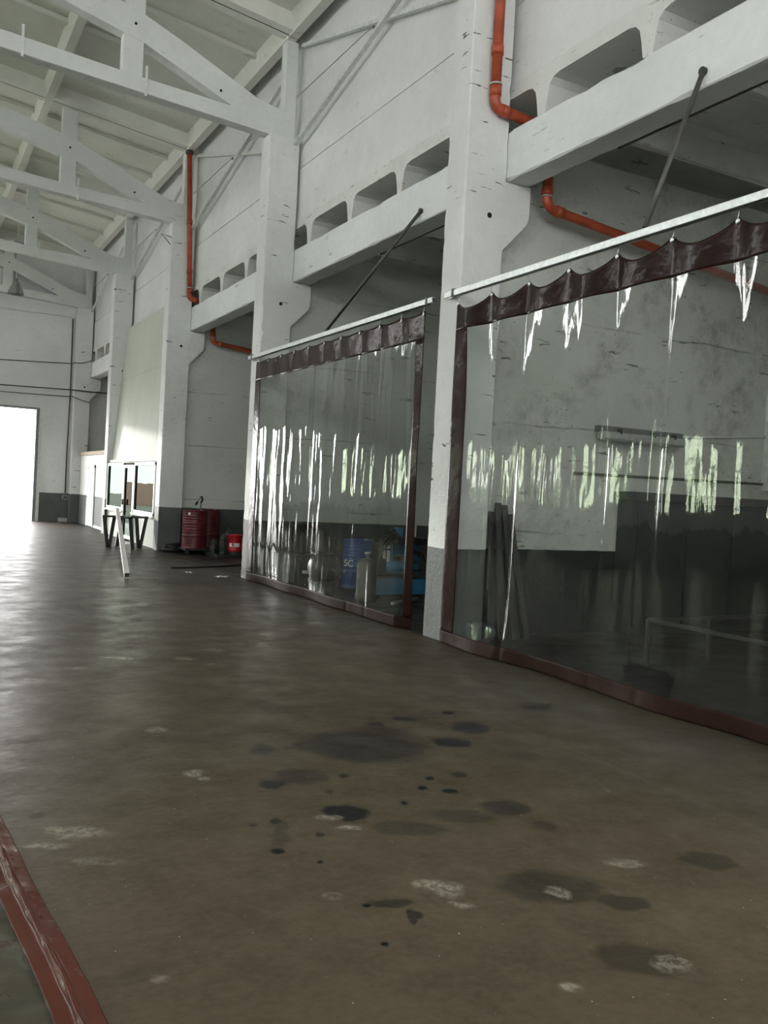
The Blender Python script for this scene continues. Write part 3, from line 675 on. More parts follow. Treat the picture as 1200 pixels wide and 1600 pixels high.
# ================================================================== VINYL CURTAINS
def fold(y, z, seed, amp=0.03, crease=0.016):
    t = noise.noise(Vector((y * 1.1, seed, z * 0.12))) * 1.6 + noise.noise(Vector((y * 3.3, seed + 5, z * 0.25))) * 0.45 + noise.noise(Vector((y * 8.0, seed + 9, z * 0.3))) * 0.10
    t *= amp
    # a few sharp creases
    for k in range(-2, 12):
        yc = k * 1.17 + 0.4 * math.sin(k * 2.3 + seed); d = (y - yc + 0.03 * z) / 0.035
        if abs(d) < 4: t += crease * math.exp(-d * d) * (0.6 + 0.4 * math.sin(z * 2 + k))
    return t
def make_curtain(yfar, ynear, seed, label, hooks, sag, lean_near=0.0, rail_z=3.66, famp=0.03):
    X0 = XC - 0.055
    r = thing('vinyl_curtain', (X0, (yfar + ynear) / 2, 0), label, 'curtain', 'clear vinyl curtains with brown hems')
    L = yfar - ynear; Z1, Z2, Z3 = 0.13, 3.29, 3.60
    def top(y):
        ph = ((yfar - y) / L * hooks) % 1.0
        return Z3 - sag * math.sin(math.pi * ph) ** 0.8
    def X(y, z):
        foot = 0.0
        if z < 0.35:   # the hem trails slightly on the floor
            foot = (0.35 - z) * 0.28 * noise.noise(Vector((y * 0.9, seed, 2)))
        pull = 0
        tz = max(0, min(1, (z - 2.4) / 1.2))
        ph = ((yfar - y) / L * hooks) % 1.0
        pull = -sag * 0.55 * math.sin(math.pi * ph) ** 1.5 * tz * tz
        return X0 + fold(y, z, seed, famp, 0.009 if lean_near else 0.022) + foot + pull
    def Yw(u, z):
        y = yfar - u * L
        return y
    def sheet(u0, u1, zf0, zf1, nu, nv, off=0.0):
        def fn(i, j):
            u = u0 + (u1 - u0) * i; y = yfar - u * L
            a, b = zf0(y), zf1(y); z = a + (b - a) * j
            yy = y
            if lean_near:
                s = max(0, 1 - z / 2.3); near = max(0, (u - 0.90) / 0.10)
                yy = y + lean_near * s * near
            return (X(y, z) + off + (0.10 * max(0, (u - 0.94) / 0.06) * max(0, 1 - z / 2.0) if lean_near else 0), yy, max(z, 0.004))
        return MB().grid(fn, nu, nv)
    hw = 0.26 / L
    sheet(hw, 1 - hw * 0.6, lambda y: Z1, lambda y: Z2, int(L * 40), 44).build('clear_sheet', M['vinyl'], r)
    def solid(mb, name, mat, th):
        o = mb.build(name, mat, r); md = o.modifiers.new('thickness', 'SOLIDIFY'); md.thickness = th; md.offset = 0; return o
    solid(sheet(0, 1, lambda y: Z2 - 0.01, top, int(L * 44), 12, -0.004), 'top_band', M['brown'], 0.003)
    solid(sheet(0, 1, lambda y: 0.0, lambda y: Z1 + 0.01, int(L * 30), 6, -0.004), 'bottom_hem', M['brownfloor'], 0.003)
    solid(sheet(0, hw * 1.0, lambda y: Z1, lambda y: Z2, 12, 50, -0.006), 'side_hem', M['brown'], 0.003)
    if lean_near:
        solid(sheet(1 - hw * 0.65, 1, lambda y: Z1, lambda y: Z2, 8, 50, -0.006), 'side_hem', M['brown'], 0.003)
    for k in range(hooks + 1):
        y = yfar - L * k / hooks
        y = min(max(y, ynear + 0.03), yfar - 0.03)
        h = MB(); h.lathe([(0.012, -0.006), (0.020, -0.003), (0.020, 0.003), (0.012, 0.006)], (X(y, Z3 - 0.04) - 0.012, y, Z3 - 0.035), 12, 'X')
        h.tube([(X(y, Z3 - .04) - 0.014, y, Z3 - 0.035), (X0 - 0.01, y, Z3 + 0.02), (X0, y, rail_z)], 0.004, 6)
        h.build('hook', M['galv'], r)
    return r
make_curtain(YI(2) - 0.04, 8.62, 8.3, 'farther clear vinyl curtain with dark brown hems, hung before blue machinery', 10, 0.03, lean_near=0.13, famp=0.006)
make_curtain(YI(1) - 0.08, 2.60, 11.0, 'large near clear vinyl curtain with scalloped dark brown top band', 9, 0.12, famp=0.022)
def rail(y0, y1, label):
    r = thing('curtain_rail', (XC - 0.055, (y0 + y1) / 2, 3.66), label, 'rail', 'galvanised curtain rails')
    x = XC - 0.055; s = MB()
    s.bx((x - 0.03, y0, 3.715), (x + 0.03, y1, 3.722)); s.bx((x - 0.03, y0, 3.66), (x - 0.026, y1, 3.722)); s.bx((x + 0.026, y0, 3.66), (x + 0.03, y1, 3.722))
    s.bx((x - 0.03, y0, 3.66), (x - 0.012, y1, 3.664)); s.bx((x + 0.012, y0, 3.66), (x + 0.03, y1, 3.664))
    s.build('channel', M['galv'], r)
    for y in (y0 + 0.12, y1 - 0.16):
        MB().box((x, y, 3.70), (0.075, 0.03, 0.075)).build('bracket', M['grey_steel'], r)
    return r
rail(2.6, YI(1) + 0.16, 'galvanised steel rail carrying the large near curtain')
rail(YI(1) + WC + 0.03, YI(2) + 0.30, 'galvanised steel rail carrying the farther curtain')
def stay(y1, z1, y0, z0, label):
    r = thing('rail_stay', (XC, y0, z0), label, 'rod', 'dark steel stays of the curtain rails')
    MB().tube([(XW - 0.01, y1, z1), (XC - 0.03, y0, z0 + 0.02)], 0.022, 10).build('rod', M['grey_steel'], r)
    MB().tube([(XW + 0.01, y1, z1), (XW - 0.03, y1, z1)], 0.035, 10).build('end_plate', M['dark_steel'], r)
stay(5.34, 5.13, 5.33, 3.73, 'dark steel stay rod from the nearest beam down to the near curtain rail')
stay(9.86, 5.13, 11.36, 3.73, 'dark steel stay rod from the second beam down to the farther curtain rail')
def hookrod(y0, y1, label):
    r = MB(); r.tube([(XW + 0.34, y0, 5.02), (XW + 0.36, y1, 5.015)], 0.012, 8); r.tube([(XW + 0.36, y1, 5.015), (XW + 0.36, y1 + 0.02, 5.07)], 0.012, 8); r.tube([(XW + 0.34, y0, 5.02), (XW + 0.34, y0, 5.08)], 0.012, 8)
    tag(r.build('conduit_rod', M['dark_steel']), label, 'rod', 'thin dark rods under the side bay slabs')
hookrod(2.6, 6.7, 'thin dark rod under the slab of the near curtain bay')
hookrod(8.9, 11.6, 'thin dark hooked rod under the slab of the farther curtain bay')

# clear sheet with red-brown hem lying at the lower left of the picture
r = thing('vinyl_curtain', (-0.2, 2.6, 0), 'loose clear vinyl curtain with red-brown hem lying along the floor at bottom left', 'curtain')
def hx(y): return 0.57 - 0.07 * (y - 2.52) + 0.004 * math.sin(y * 5.0)
def lz(x, y): return 0.018 + 0.02 * abs(noise.noise(Vector((x * 3, y * 2.2, 1)))) + 0.012 * noise.noise(Vector((x * 9, y * 7, 4)))
def hemfn(i, j):
    y = 1.2 + 5.6 * i; x = hx(y) - 0.135 + 0.135 * j
    ridge = 0.022 * math.exp(-((j - 0.48) / 0.09) ** 2) * (0.7 + 0.5 * noise.noise(Vector((y * 6, 0, 0))))
    return (x, y, 0.010 + 0.012 * math.sin(math.pi * j) + ridge + 0.006 * noise.noise(Vector((x * 8, y * 6, 2))))
o = MB().grid(hemfn, 220, 26).build('hem', M['brownred'], r); md = o.modifiers.new('thickness', 'SOLIDIFY'); md.thickness = 0.003
def shfn(i, j):
    y = 1.2 + 5.6 * i; x1 = hx(y) - 0.13; x = x1 - 1.3 * (1 - j)
    return (x, y, max(0.004, lz(x, y) * min(1, (1 - j) * 6 + 0.5)))
MB().grid(shfn, 200, 60).build('clear_sheet', M['vinyl'], r)

# ================================================================== OPEN BAY: DRUMS, BOTTLES
def drum_profile(rad, h, ribs=(0.33, 0.66)):
    p = [(rad * 0.96, 0.0), (rad + 0.006, 0.0), (rad + 0.006, 0.02), (rad, 0.025)]
    n = 60
    for k in range(1, n):
        z = 0.03 + (h - 0.06) * k / n; f = z / h; b = 0
        for rr in ribs: b += 0.012 * math.exp(-((f - rr) / 0.012) ** 2)
        b += 0.003 * math.sin(f * 90) if 0.7 < f < 0.92 or 0.38 < f < 0.60 else 0
        p.append((rad + b, z))
    p += [(rad, h - 0.025), (rad + 0.006, h - 0.02), (rad + 0.006, h), (rad * 0.965, h), (rad * 0.96, h - 0.015), (rad * 0.02, h - 0.015)]
    return p
def make_drum(x, y, z, rad, h, mat, label, cat='drum'):
    r = thing('steel_drum', (x, y, z), label, cat)
    MB().lathe(drum_profile(rad, h), (x, y, z), 48).build('drum_body', mat, r)
    MB().lathe([(0.035, 0), (0.035, 0.015), (0.02, 0.018)], (x + rad * 0.55, y, z + h - 0.014), 16).build('bung_cap', M['galv'], r)
    return r
rd = make_drum(5.79, 19.40, 0.12, 0.275, 0.84, M['drumred'], 'dark red ribbed steel drum with a hand pump, standing by the column')
MB().box((5.60, 19.20, 0.885), (0.05, 0.01, 0.05), rot=Matrix.Rotation(-0.75, 3, 'Z')).build('sticker', M['label'], rd)
make_drum(6.24, 19.87, 0.12, 0.265, 0.86, M['drumred'], 'second dark red drum, half hidden behind the one with the pump')
tag(MB().bx((5.55, 19.16, 0), (5.62, 19.23, 0.08)).bx((6.45, 19.16, 0), (6.52, 19.23, 0.08)).bx((5.72, 20.08, 0), (5.79, 20.15, 0.08)).bx((6.45, 20.08, 0), (6.52, 20.15, 0.08)).bx((5.97, 19.16, 0), (6.05, 20.14, 0.08)).bx((5.52, 19.12, 0.08), (6.54, 19.68, 0.12)).bx((5.70, 19.60, 0.08), (6.54, 20.18, 0.12)).build('drum_stand', M['black']), 'low black stand under the two dark red drums', 'stand')
r = thing('hand_pump', (5.86, 19.32, 0.93), 'hand pump with curved black hose on top of the dark red drum', 'pump')
MB().tube([(5.89, 19.36, 0.95), (5.89, 19.36, 1.14)], 0.022, 12).build('pump_tube', M['lampmetal'], r)
MB().tube([(5.89, 19.36, 1.12), (5.92, 19.33, 1.2), (5.89, 19.3, 1.27), (5.86, 19.3, 1.25), (5.80, 19.3, 1.15), (5.74, 19.3, 1.04)][:4], 0.02, 10).build('spout', M['black'], r)
MB().tube([(5.86, 19.3, 1.27), (5.85, 19.3, 1.22), (5.80, 19.3, 1.15)], 0.014, 10).build('crank_arm', M['lampmetal'], r)
MB().tube([(5.80, 19.3, 1.15), (5.76, 19.3, 1.08)], 0.024, 10).build('grip', M['black'], r)
# rubber tube heap
r = thing('inner_tube', (5.42, 19.85, 0), 'flattened black rubber tube with pale rag, heaped at the column foot', 'inner tube')
def ring(cx, cy, cz, R1, R2, rr, ph, tilt):
    return [(cx + R1 * math.cos(a), cy + R2 * math.sin(a), cz + tilt * math.sin(a + ph)) for a in [2 * math.pi * k / 28 for k in range(28)]]
t_ = MB(); t_.tube(ring(5.42, 19.83, 0.06, 0.17, 0.13, 0.05, 0.4, 0.01), 0.055, 12, True); t_.tube(ring(5.41, 19.85, 0.14, 0.14, 0.12, 0.04, 2.0, 0.02), 0.04, 12, True); t_.build('rubber_coil', M['black'], r)
def ragfn(i, j): return (5.32 + 0.15 * i, 19.70 + 0.12 * j, 0.115 + 0.04 * math.sin(i * 3.1) * math.sin(j * 3.1) + 0.015 * math.sin(i * 11 + j * 5))
MB().grid(ragfn, 14, 12).build('rag', M['rag'], r).modifiers.new('t', 'SOLIDIFY').thickness = 0.006
# tray
tr = MB(); tr.bx((5.98, 18.3, 0), (6.72, 19.12, 0.03)); tr.bx((5.98, 18.3, 0.03), (6.0, 19.12, 0.07)); tr.bx((6.70, 18.3, 0.03), (6.72, 19.12, 0.07)); tr.bx((5.98, 18.3, 0.03), (6.72, 18.32, 0.07)); tr.bx((5.98, 19.1, 0.03), (6.72, 19.12, 0.07))
tag(tr.build('drip_tray', M['black']), 'flat black tray under the bottles and the red can', 'tray')
def pet():
    t = NT('smoky_clear_bottle_plastic'); t.b.inputs['Base Color'].default_value = (0.03, 0.045, 0.04, 1); t.b.inputs['Roughness'].default_value = 0.15
    t.b.inputs['Alpha'].default_value = 0.6; t.bump(t.noise(8, 2), 0.3, 0.01); return t.m
M['pet'] = pet()
def bottle(x, y, z, rad, h, label):
    r = thing('water_bottle', (x, y, z), label, 'bottle', 'large plastic bottles in the open bay')
    p = [(rad * 0.9, 0), (rad, 0.015)]
    for k in range(1, 24):
        f = k / 24; p.append((rad * (1 - 0.06 * (0.5 + 0.5 * math.cos(f * 38))), 0.015 + f * (h * 0.72)))
    p += [(rad, h * 0.75), (rad * 0.85, h * 0.82), (rad * 0.4, h * 0.93), (rad * 0.25, h * 0.95)]
    MB().lathe(p, (x, y, z), 28).build('bottle_body', M['pet'], r)
    MB().lathe([(rad * 0.28, 0), (rad * 0.28, h * 0.05)], (x, y, z + h * 0.95), 16).build('cap', M['dark_steel'], r)
bottle(6.17, 18.50, 0.03, 0.085, 0.50, 'tall ribbed clear plastic bottle left of the red can')
bottle(6.10, 18.95, 0.03, 0.085, 0.36, 'shorter clear plastic bottle between the drum and the tall bottle')
bottle(6.42, 18.95, 0.03, 0.10, 0.58, 'clear plastic bottle whose neck shows behind the red can')
r = thing('oil_can', (6.43, 18.50, 0.031), 'bright red metal can with white label band, by the column edge', 'can')
MB().lathe([(0.135, 0), (0.14, 0.01), (0.14, 0.09), (0.15, 0.10)], (6.43, 18.50, 0.031), 32).build('base_ring', M['grey_steel'], r)
MB().lathe([(0.150, 0.0), (0.156, 0.01), (0.156, 0.05), (0.152, 0.06), (0.152, 0.33), (0.158, 0.34), (0.158, 0.36), (0.14, 0.365), (0.138, 0.35), (0.02, 0.35)], (6.43, 18.50, 0.13), 40).build('can_body', M['red'], r)
def band(a0, a1, z0, z1, rr):
    s = MB(); s.grid(lambda i, j: (6.43 + rr * math.cos(a0 + (a1 - a0) * i), 18.50 + rr * math.sin(a0 + (a1 - a0) * i), z0 + (z1 - z0) * j), 14, 2); return s
band(-2.75, -2.25, 0.235, 0.315, 0.1545).build('label', M['label'], r); band(-2.15, -1.2, 0.235, 0.315, 0.1545).build('label', M['label'], r)
def text(body, size, loc, rot, mat, parent, name='lettering', ext=0.002):
    cu = bpy.data.curves.new(name, 'FONT'); cu.body = body; cu.size = size; cu.extrude = ext; cu.align_x = 'CENTER'; cu.align_y = 'CENTER'
    cu.materials.append(mat); cu.offset = size * 0.012
    tmp = bpy.data.objects.new(name, cu); COL.objects.link(tmp)
    me = bpy.data.meshes.new_from_object(tmp.evaluated_get(bpy.context.evaluated_depsgraph_get()))
    bpy.data.objects.remove(tmp)
    if not me.materials: me.materials.append(mat)
    o = bpy.data.objects.new(name, me); COL.objects.link(o); o.parent = parent
    o.location = Vector(loc) - Vector(parent['_o']); o.rotation_euler = rot; return o
text('V/', 0.085, (6.345, 18.362, 0.275), (math.pi / 2, 0, -0.56), M['red'], r)

tag(MB().tube([(4.36 + (6.0 - 4.36) * t, 15.92 + 0.75 * t - 0.12 * math.sin(t * 3.1), 0.012) for t in [k / 20 for k in range(21)]], 0.012, 8).build('hose', M['black']), 'thin black hose lying on the floor beside the column base', 'hose')
def scrap(x, y, s, label):
    g = MB(); g.grid(lambda i, j: (x + s * (i - 0.5) * 1.6, y + s * (j - 0.5) * (1 - 0.5 * i), 0.006 + 0.02 * abs(math.sin(i * 5 + j * 3))), 8, 5)
    o = g.build('paper_scrap', M['label']); o.modifiers.new('t', 'SOLIDIFY').thickness = 0.003; tag(o, label, 'scrap', 'paper scraps on the floor')
scrap(4.80, 14.35, 0.13, 'small white paper scrap on the floor in front of the open bay')
scrap(4.42, 15.0, 0.07, 'tiny white scrap on the floor left of the larger paper scrap')

# ================================================================== TRESTLE WITH LONG TUBE
r = thing('table_base', (4.6, 20.8, 0), 'black steel table base on splayed flat legs before the office windows', 'table base')
def leg(a, b): MB().bar(a, b, 0.085, 0.03, 0.003, up=(0, 1, 0)).build('leg', M['dark_steel'], r)
zt = 0.69
leg((4.20, 20.8, 0), (4.11, 20.8, zt)); leg((4.24, 20.8, 0), (4.33, 20.8, zt))
leg((4.90, 20.8, 0), (4.83, 20.8, zt)); leg((4.94, 20.8, 0), (5.05, 20.8, zt))
leg((4.67, 20.36, 0), (4.59, 20.36, zt)); leg((4.52, 21.3, 0), (4.60, 21.3, zt))
MB().bx((4.06, 20.76, zt - 0.005), (5.10, 20.84, zt + 0.04), 0.004).build('top_bar', M['dark_steel'], r)
MB().bx((4.55, 20.30, zt - 0.006), (4.64, 21.36, zt + 0.034), 0.004).build('top_bar', M['dark_steel'], r)
MB().bx((4.28, 20.30, zt - 0.004), (4.64, 20.38, zt + 0.036), 0.004).build('top_bar', M['dark_steel'], r)
tb = MB(); A = Vector((3.19, 14.20, 0.045)); B = Vector((4.405, 20.8, 0.775)); C_ = B + (B - A) * 0.10
d = (C_ - A).normalized(); x = Vector((0, 0, 1)).cross(d).normalized(); y = d.cross(x); hw_ = 0.04; t = 0.004
for sx, sy in ((1, 0), (-1, 0), (0, 1), (0, -1)):
    o_ = x * sx * (hw_ - t / 2) + y * sy * (hw_ - t / 2)
    rot = Matrix((x, y, d)).transposed(); L_ = (C_ - A).length
    tb.box((A + C_) / 2 + o_, (t if sx else hw_ * 2, t if sy else hw_ * 2, L_), 0, rot)
tag(tb.build('square_tube', M['tube']), 'long pale square steel tube leaning from the floor onto the black table base', 'tube')

# ================================================================== BEHIND THE FARTHER CURTAIN
# dark drum on cabinet
r = thing('parts_cabinet', (5.7, 13.5, 0), 'dark grey cabinet with black panel as its shaded open front, under a lying drum behind the farther curtain', 'cabinet')
MB().bx((5.45, 13.2, 0.04), (5.97, 13.9, 0.50), 0.01).build('body', M['grey_plastic'], r)
MB().bx((5.60, 13.17, 0.05), (5.95, 13.2, 0.49), 0.004).build('door', M['black'], r)  # black panel stands for the shade inside the open front
MB().box((5.80, 13.16, 0.22), (0.16, 0.01, 0.05)).build('sticker', M['label'], r)
r = thing('steel_drum', (5.71, 13.5, 0.50), 'black drum lying on its side on the grey cabinet', 'drum')
pr = [(0.235, 0), (0.25, 0.0), (0.25, 0.03)] + [(0.245 + 0.006 * math.sin(k * 1.3), 0.03 + 0.6 * k / 20) for k in range(21)] + [(0.25, 0.66), (0.235, 0.66), (0.22, 0.65), (0.02, 0.65)]
MB().lathe([(0.02, 0.03), (0.225, 0.03), (0.23, 0.0), (0.235, 0)] + pr[1:], (5.71, 13.15, 0.752), 40, 'Y').build('drum_body', M['black'], r)
# mid grey tank with bottles
r = thing('air_receiver', (5.70, 12.3, 0), 'dark grey horizontal air tank on feet in the middle behind the farther curtain', 'tank')
M['tank'] = simple('dark_grey_tank_paint', (0.045, 0.046, 0.044), 0.4)
MB().lathe([(0.02, -0.23), (0.12, -0.22), (0.19, -0.18), (0.215, -0.12), (0.215, 0.12), (0.19, 0.18), (0.12, 0.22), (0.02, 0.23)], (5.70, 12.30, 0.36), 32, 'X').build('tank_body', M['tank'], r)
for xx in (5.58, 5.82):
    MB().bx((xx - 0.03, 12.18, 0), (xx + 0.03, 12.42, 0.18)).build('foot', M['tank'], r)
MB().bx((5.52, 12.20, 0.56), (5.84, 12.40, 0.60), 0.01).build('mounting_plate', M['tank'], r)
MB().lathe([(0.09, 0), (0.10, 0.02), (0.10, 0.12), (0.075, 0.2), (0.085, 0.26), (0.085, 0.32), (0.05, 0.38)], (5.63, 12.30, 0.60), 24).build('compressor_head', M['grey_steel'], r)
# blue drum
bd = make_drum(6.60, 12.95, 0.0, 0.245, 0.78, M['blue'], 'dark blue drum with white SC lettering behind the farther curtain', 'drum')
text('SC', 0.155, (6.373, 12.820, 0.395), (math.pi / 2, 0, -1.05), M['label'], bd)
text('n', 0.11, (6.345, 12.892, 0.27), (math.pi / 2, 0, -1.35), M['label'], bd)
# gas cylinder
r = thing('gas_cylinder', (5.89, 11.25, 0), 'squat grey-brown gas cylinder standing before the blue drum', 'gas cylinder')
M['cyl'] = simple('grey_brown_cylinder_paint', (0.065, 0.062, 0.055), 0.35, 0.3)
MB().lathe([(0.15, 0), (0.155, 0.01), (0.155, 0.10), (0.145, 0.12), (0.145, 0.50), (0.13, 0.56), (0.09, 0.60), (0.03, 0.615)], (5.89, 11.25, 0), 32).build('cylinder_body', M['cyl'], r)
MB().lathe([(0.03, 0), (0.03, 0.05), (0.045, 0.055), (0.045, 0.085), (0.02, 0.09)], (5.89, 11.25, 0.61), 16).build('valve', M['galv'], r)
# blue hydraulic machine
r = thing('hydraulic_unit', (6.5, 11.6, 0), 'light blue hydraulic power unit with motor, gauges and hoses by the nearest column', 'machine')
MB().bx((6.14, 11.45, 0.06), (7.0, 12.05, 0.31), 0.015).build('tank', M['cyan'], r)
MB().bx((6.10, 11.40, 0.31), (7.02, 12.1, 0.335)).build('tank_lid', M['dark_steel'], r)
for xx, yy in ((6.2, 11.5), (6.92, 11.5), (6.2, 12.0), (6.92, 12.0)):
    MB().bx((xx - 0.03, yy - 0.03, 0), (xx + 0.03, yy + 0.03, 0.06)).build('foot', M['dark_steel'], r)
MB().bx((6.62, 11.85, 0.335), (7.1, 12.0, 0.86), 0.01).build('back_panel', M['cyan'], r)
m_ = MB().lathe([(0.06, -0.2), (0.10, -0.18), (0.11, -0.14), (0.11, 0.12), (0.09, 0.15), (0.05, 0.17)], (6.56, 11.6, 0.47), 24, 'X').build('motor', M['cyan'], r)
MB().bx((6.50, 11.45, 0.57), (6.62, 11.62, 0.64), 0.006).build('terminal_box', M['black'], m_)
MB().bx((6.22, 11.55, 0.335), (6.44, 11.75, 0.80), 0.01).build('pump_block', M['black'], r)
MB().bx((6.30, 11.53, 0.73), (6.41, 11.55, 0.78)).build('gauge_plate', M['label'], r)
MB().bx((6.30, 11.53, 0.58), (6.335, 11.55, 0.71)).build('gauge_plate', M['label'], r)
MB().bx((6.36, 11.53, 0.54), (6.41, 11.55, 0.71)).build('gauge_plate', M['label'], r)
MB().bx((6.40, 11.5, 0.80), (7.1, 11.8, 0.90), 0.01).build('manifold', M['black'], r)
v_ = MB(); v_.bx((6.50, 11.5, 0.92), (6.60, 11.6, 1.05), 0.008); v_.build('valve_block', M['cyan'], r)
MB().bx((6.63, 11.5, 0.92), (6.72, 11.6, 1.03), 0.008).build('valve_block', M['black'], r)
MB().bx((6.74, 11.48, 0.92), (6.81, 11.56, 1.09), 0.008).build('valve_block', M['label'], r)
MB().bx((6.42, 11.52, 0.90), (6.49, 11.6, 1.03), 0.008).build('valve_block', M['black'], r)
for k in range(5):
    x0 = 6.12 + 0.03 * k
    pts = [(x0, 11.45 + 0.02 * k, 0.72 - 0.03 * k), (x0 + 0.02, 11.44, 0.88 - 0.02 * k), (x0 + 0.15, 11.43, 0.98 - 0.02 * k), (6.46 + 0.03 * k, 11.48, 1.0 - 0.03 * k)]
    sp = []
    for a in range(13):
        t = a / 12; q = [Vector(p) for p in pts]
        while len(q) > 1: q = [q[n].lerp(q[n + 1], t) for n in range(len(q) - 1)]
        sp.append(q[0])
    MB().tube(sp, 0.012, 8).build('hose', M['black'], r)
for (cx, cz, rr) in ((6.80, 0.62, 0.09), (6.86, 0.55, 0.14), (6.78, 0.78, 0.08)):
    MB().tube([(cx + rr * math.cos(a), 11.50 + 0.03 * math.sin(3 * a), cz + rr * math.sin(a)) for a in [2 * math.pi * k / 20 * 0.85 for k in range(21)]], 0.014, 8).build('hose', M['black'], r)
fr_ = MB(); fr_.bar((6.05, 10.75, 0.03), (6.75, 11.25, 0.03), 0.05, 0.04); tag(fr_.build('floor_bar', M['galv']), 'short pale metal bar on the floor in front of the blue machine', 'bar')

# ================================================================== BEHIND THE NEAR CURTAIN
YPn = YI(1) + 0.20      # face of the partition
r = thing('fluorescent_lamp', (8.0, YPn - 0.06, 2.36), 'long unlit fluorescent lamp fixture on the wall behind the near curtain', 'lamp')
MB().bx((7.28, YPn - 0.10, 2.42), (8.66, YPn, 2.49), 0.012).build('housing', M['grey_plastic'], r)
MB().prism([(YPn - 0.19, 2.33), (YPn - 0.15, 2.42), (YPn - 0.03, 2.42), (YPn - 0.02, 2.33), (YPn - 0.1, 2.31)], 'X', 7.30, 8.64, 0.01).build('diffuser', M['lampglass'], r)
for xx in (7.55, 8.1, 8.45): MB().bx((xx, YPn - 0.16, 2.36), (xx + 0.03, YPn - 0.01, 2.46)).build('clip', M['dark_steel'], r)
tag(MB().tube([(8.66, YPn - 0.02, 2.45), (XA, YPn - 0.02, 2.58)], 0.011, 8).build('conduit', M['white_steel']), 'thin pale conduit running right from the fluorescent lamp', 'conduit')
tag(MB().bx((7.86, YPn - 0.03, 2.13), (7.90, YPn, 2.26), 0.004).build('wall_clip', M['dark_steel']), 'small dark fixing on the wall under the fluorescent lamp', 'fixing')
r = thing('wall_cabinet', (9.0, YPn - 0.25, 0), 'long dark workshop cabinet along the wall behind the near curtain', 'cabinet')
M['cab'] = simple('dark_green_grey_cabinet_paint', (0.024, 0.029, 0.028), 0.5)
MB().bx((7.72, YPn - 0.30, 0.0), (10.36, YPn, 1.62), 0.01).build('carcass', M['cab'], r)
MB().bx((7.66, YPn - 0.36, 1.62), (10.38, YPn, 1.72), 0.01).build('top_board', M['dark_steel'], r)
for k in range(3):
    x0 = 7.76 + k * 0.82
    dd = MB().bx((x0, YPn - 0.325, 0.10), (x0 + 0.79, YPn - 0.30, 1.56), 0.005).build('door', M['cab'], r)
    MB().bx((x0 + 0.70, YPn - 0.345, 0.80), (x0 + 0.72, YPn - 0.325, 0.95)).build('handle', M['dark_steel'], dd)
tag(MB().tube([(7.0, YPn - 0.02, 1.90), (XA, YPn - 0.02, 1.94)], 0.016, 8).build('wall_pipe', M['grey_steel']), 'thin grey pipe on the wall just above the dark cabinet', 'pipe')
tag(MB().bx((XA - 0.12, YPn - 0.10, 1.85), (XA, YPn, 4.1), 0.01).build('wall_duct', M['white_steel']), 'upright pale duct in the far corner behind the near curtain', 'duct')
# leaning profiles
pf = [(5.70, 5.82, 1.40), (5.785, 5.86, 1.44), (5.87, 5.905, 1.50), (5.955, 5.95, 1.48), (6.04, 5.99, 1.42), (6.125, 6.03, 1.38)]
LB = ['leftmost of the dark strips leaning on the wall behind the near curtain', 'second from left of the leaning dark strips by the nearest column', 'tallest middle one of the leaning dark strips', 'dark strip leaning just right of the tallest one', 'second from right of the leaning dark strips', 'rightmost of the dark strips leaning on the wall behind the near curtain']
for k, (xb, xt, zt_) in enumerate(pf):
    tag(MB().bar((xb, YPn - 0.34 - 0.06 * (k % 2), 0.02), (xt, YPn - 0.04 - 0.06 * (k % 2), zt_), 0.07, 0.035, 0.004, up=(0, 1, 0)).build('metal_strip', M['dark_steel']), LB[k], 'strip', 'dark strips leaning on the wall')
# steel frame table
r = thing('frame_table', (6.4, 5.6, 0), 'low dark steel frame table standing behind the near curtain', 'table')
fx0, fx1, fy0, fy1, fz = 6.44, 8.4, 4.9, 6.36, 0.45
def ft(a, b, s=0.035, nm='frame_bar'): MB().bar(a, b, s, s, 0.003).build(nm, M['dark_steel'], r)
ft((fx0, fy0, fz), (fx0, fy1, fz)); ft((fx1, fy0, fz), (fx1, fy1, fz)); ft((fx0, fy0, fz), (fx1, fy0, fz)); ft((fx0, fy1, fz), (fx1, fy1, fz))
for xx in (fx0, fx1):
    for yy in (fy0, fy1): ft((xx, yy, 0), (xx, yy, fz), 0.04, 'leg')
ft((7.3, fy0, 0), (7.3, fy0, fz), 0.04, 'leg'); ft((7.3, fy1, 0), (7.3, fy1, fz), 0.04, 'leg')

# ================================================================== END WALL CABLES, LAMP
def cable(pts, rad, label):
    out = []
    for (a, b, sag) in pts:
        for k in range(13):
            t = k / 12; p = Vector(a).lerp(Vector(b), t); p.z -= sag * math.sin(math.pi * t); out.append(p)
    q = [out[0]]
    for p in out[1:]:
        if (p - q[-1]).length > 0.01: q.append(p)
    tag(MB().tube(q, rad, 8).build('cable', M['dark_steel']), label, 'cable', 'cables crossing the end wall')
cable([((-4, YE - 0.14, 5.30), (5.09, YE - 0.14, 5.46), 0.12), ((5.09, YI(5) - 0.04, 5.46), (5.66, YI(5) - 0.02, 5.60), 0.05)], 0.014, 'topmost dark cable sagging across the end wall to the corner column')
cable([((-4, YI(5) - 0.06, 4.45), (5.12, YI(5) - 0.06, 4.53), 0.05), ((5.12, YI(5) - 0.06, 4.53), (6.6, YI(5) - 0.06, 4.55), 0.02)], 0.02, 'thickest dark cable above the gate, passing over the corner column')
cable([((-4, YE - 0.14, 4.33), (5.05, YE - 0.14, 4.32), 0.06), ((5.05, YI(5) - 0.03, 4.32), (5.66, YI(5) - 0.03, 4.15), 0.02)], 0.013, 'lowest thin cable above the gate opening')
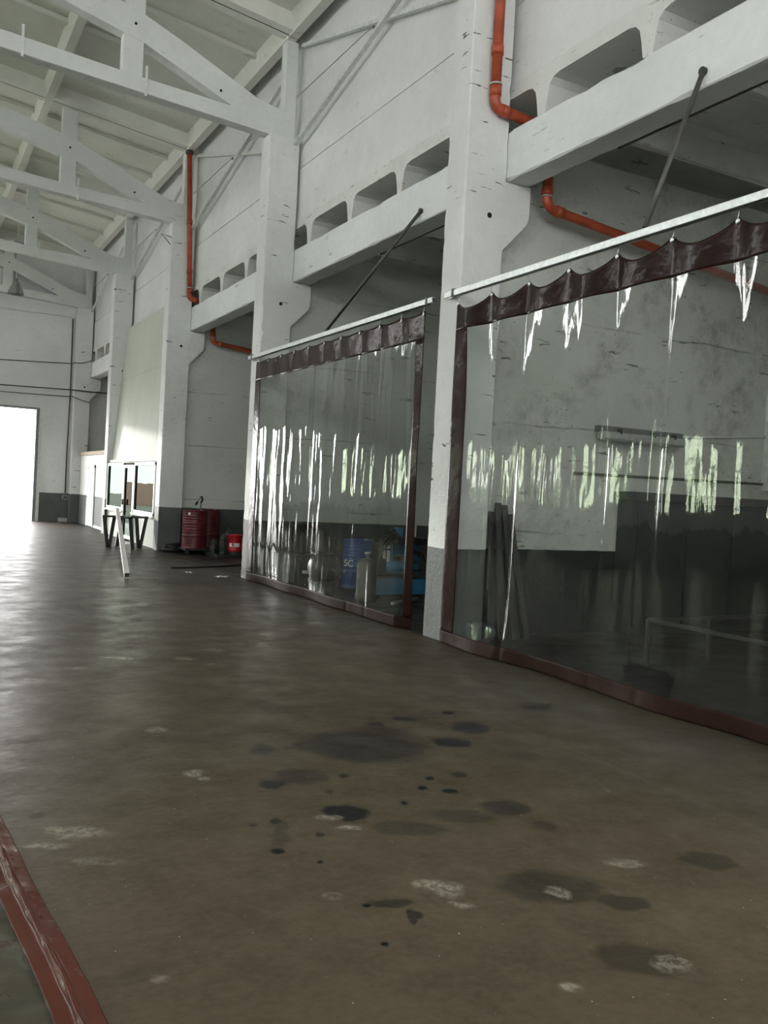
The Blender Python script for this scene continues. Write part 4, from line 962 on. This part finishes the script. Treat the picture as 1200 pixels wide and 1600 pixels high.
tag(MB().tube([(5.05, YE - 0.03, 7.0), (5.07, YE - 0.03, 4.3), (5.04, YE - 0.05, 2.2), (5.05, YE - 0.03, 1.0)], 0.022, 8).build('conduit', M['grey_steel']), 'upright dark conduit on the end wall left of the corner column', 'conduit')
tag(MB().box((4.98, YE - 0.12, 0.07), (0.30, 0.2, 0.14), 0.03).build('rubble_bag', M['rag']), 'small pale bundle on the floor at the foot of the end wall', 'bundle')
c = MB(); c.tube([(5.05 + 0.10 * math.cos(a), YE - 0.10, 0.85 + 0.07 * math.sin(a)) for a in [2 * math.pi * k / 16 for k in range(16)]], 0.02, 6, True)
tag(c.build('cable_coil', M['rag']), 'little pale cable coil hanging low on the end wall conduit', 'cable')
r = thing('pendant_lamp', (2.85, 29.0, 6.95), 'bell-shaped grey pendant lamp hanging under the roof near the end wall', 'lamp')
MB().lathe([(0.235, 0.0), (0.23, 0.02), (0.20, 0.12), (0.15, 0.22), (0.11, 0.30), (0.10, 0.31)], (2.85, 29.0, 6.93), 32, cap=False).build('reflector', M['lampmetal'], r)
MB().lathe([(0.10, 0), (0.11, 0.02), (0.11, 0.05), (0.06, 0.07), (0.06, 0.14), (0.03, 0.16)], (2.85, 29.0, 7.235), 20).build('lamp_holder', M['lampmetal'], r)
MB().tube([(2.85, 29.0, 7.38), (2.85, 29.0, zroof(2.85) + 0.31)], 0.012, 8).build('stem', M['white_steel'], r)

# ================================================================== OUTSIDE THE LEFT WINDOWS
for k in range(9):
    y = -2 + 5.2 * k; x = -16 - 1.5 * (k % 3); hgt = 3.4 + 1.1 * math.sin(k * 2.1)
    r = thing('garden_tree', (x, y, 0), 'green tree outside the left wall windows, seen only as reflection', 'tree', 'trees outside the left windows')
    s = MB(); bmesh.ops.create_icosphere(s.bm, subdivisions=4, radius=1.0)
    for v in s.bm.verts:
        n = 1 + 0.35 * noise.noise(v.co * 1.8 + Vector((k, 0, 0))) + 0.18 * noise.noise(v.co * 5)
        v.co = Vector((v.co.x * 1.7 * n + x, v.co.y * 1.9 * n + y, v.co.z * hgt * 0.42 * n + hgt * 0.62))
    s.build('crown', M['bark'], r); MB().tube([(x, y, -0.06), (x, y, hgt * 0.5)], 0.15, 10).build('trunk', M['wood'], r)

for o in bpy.data.objects:
    if '_o' in o: del o['_o']
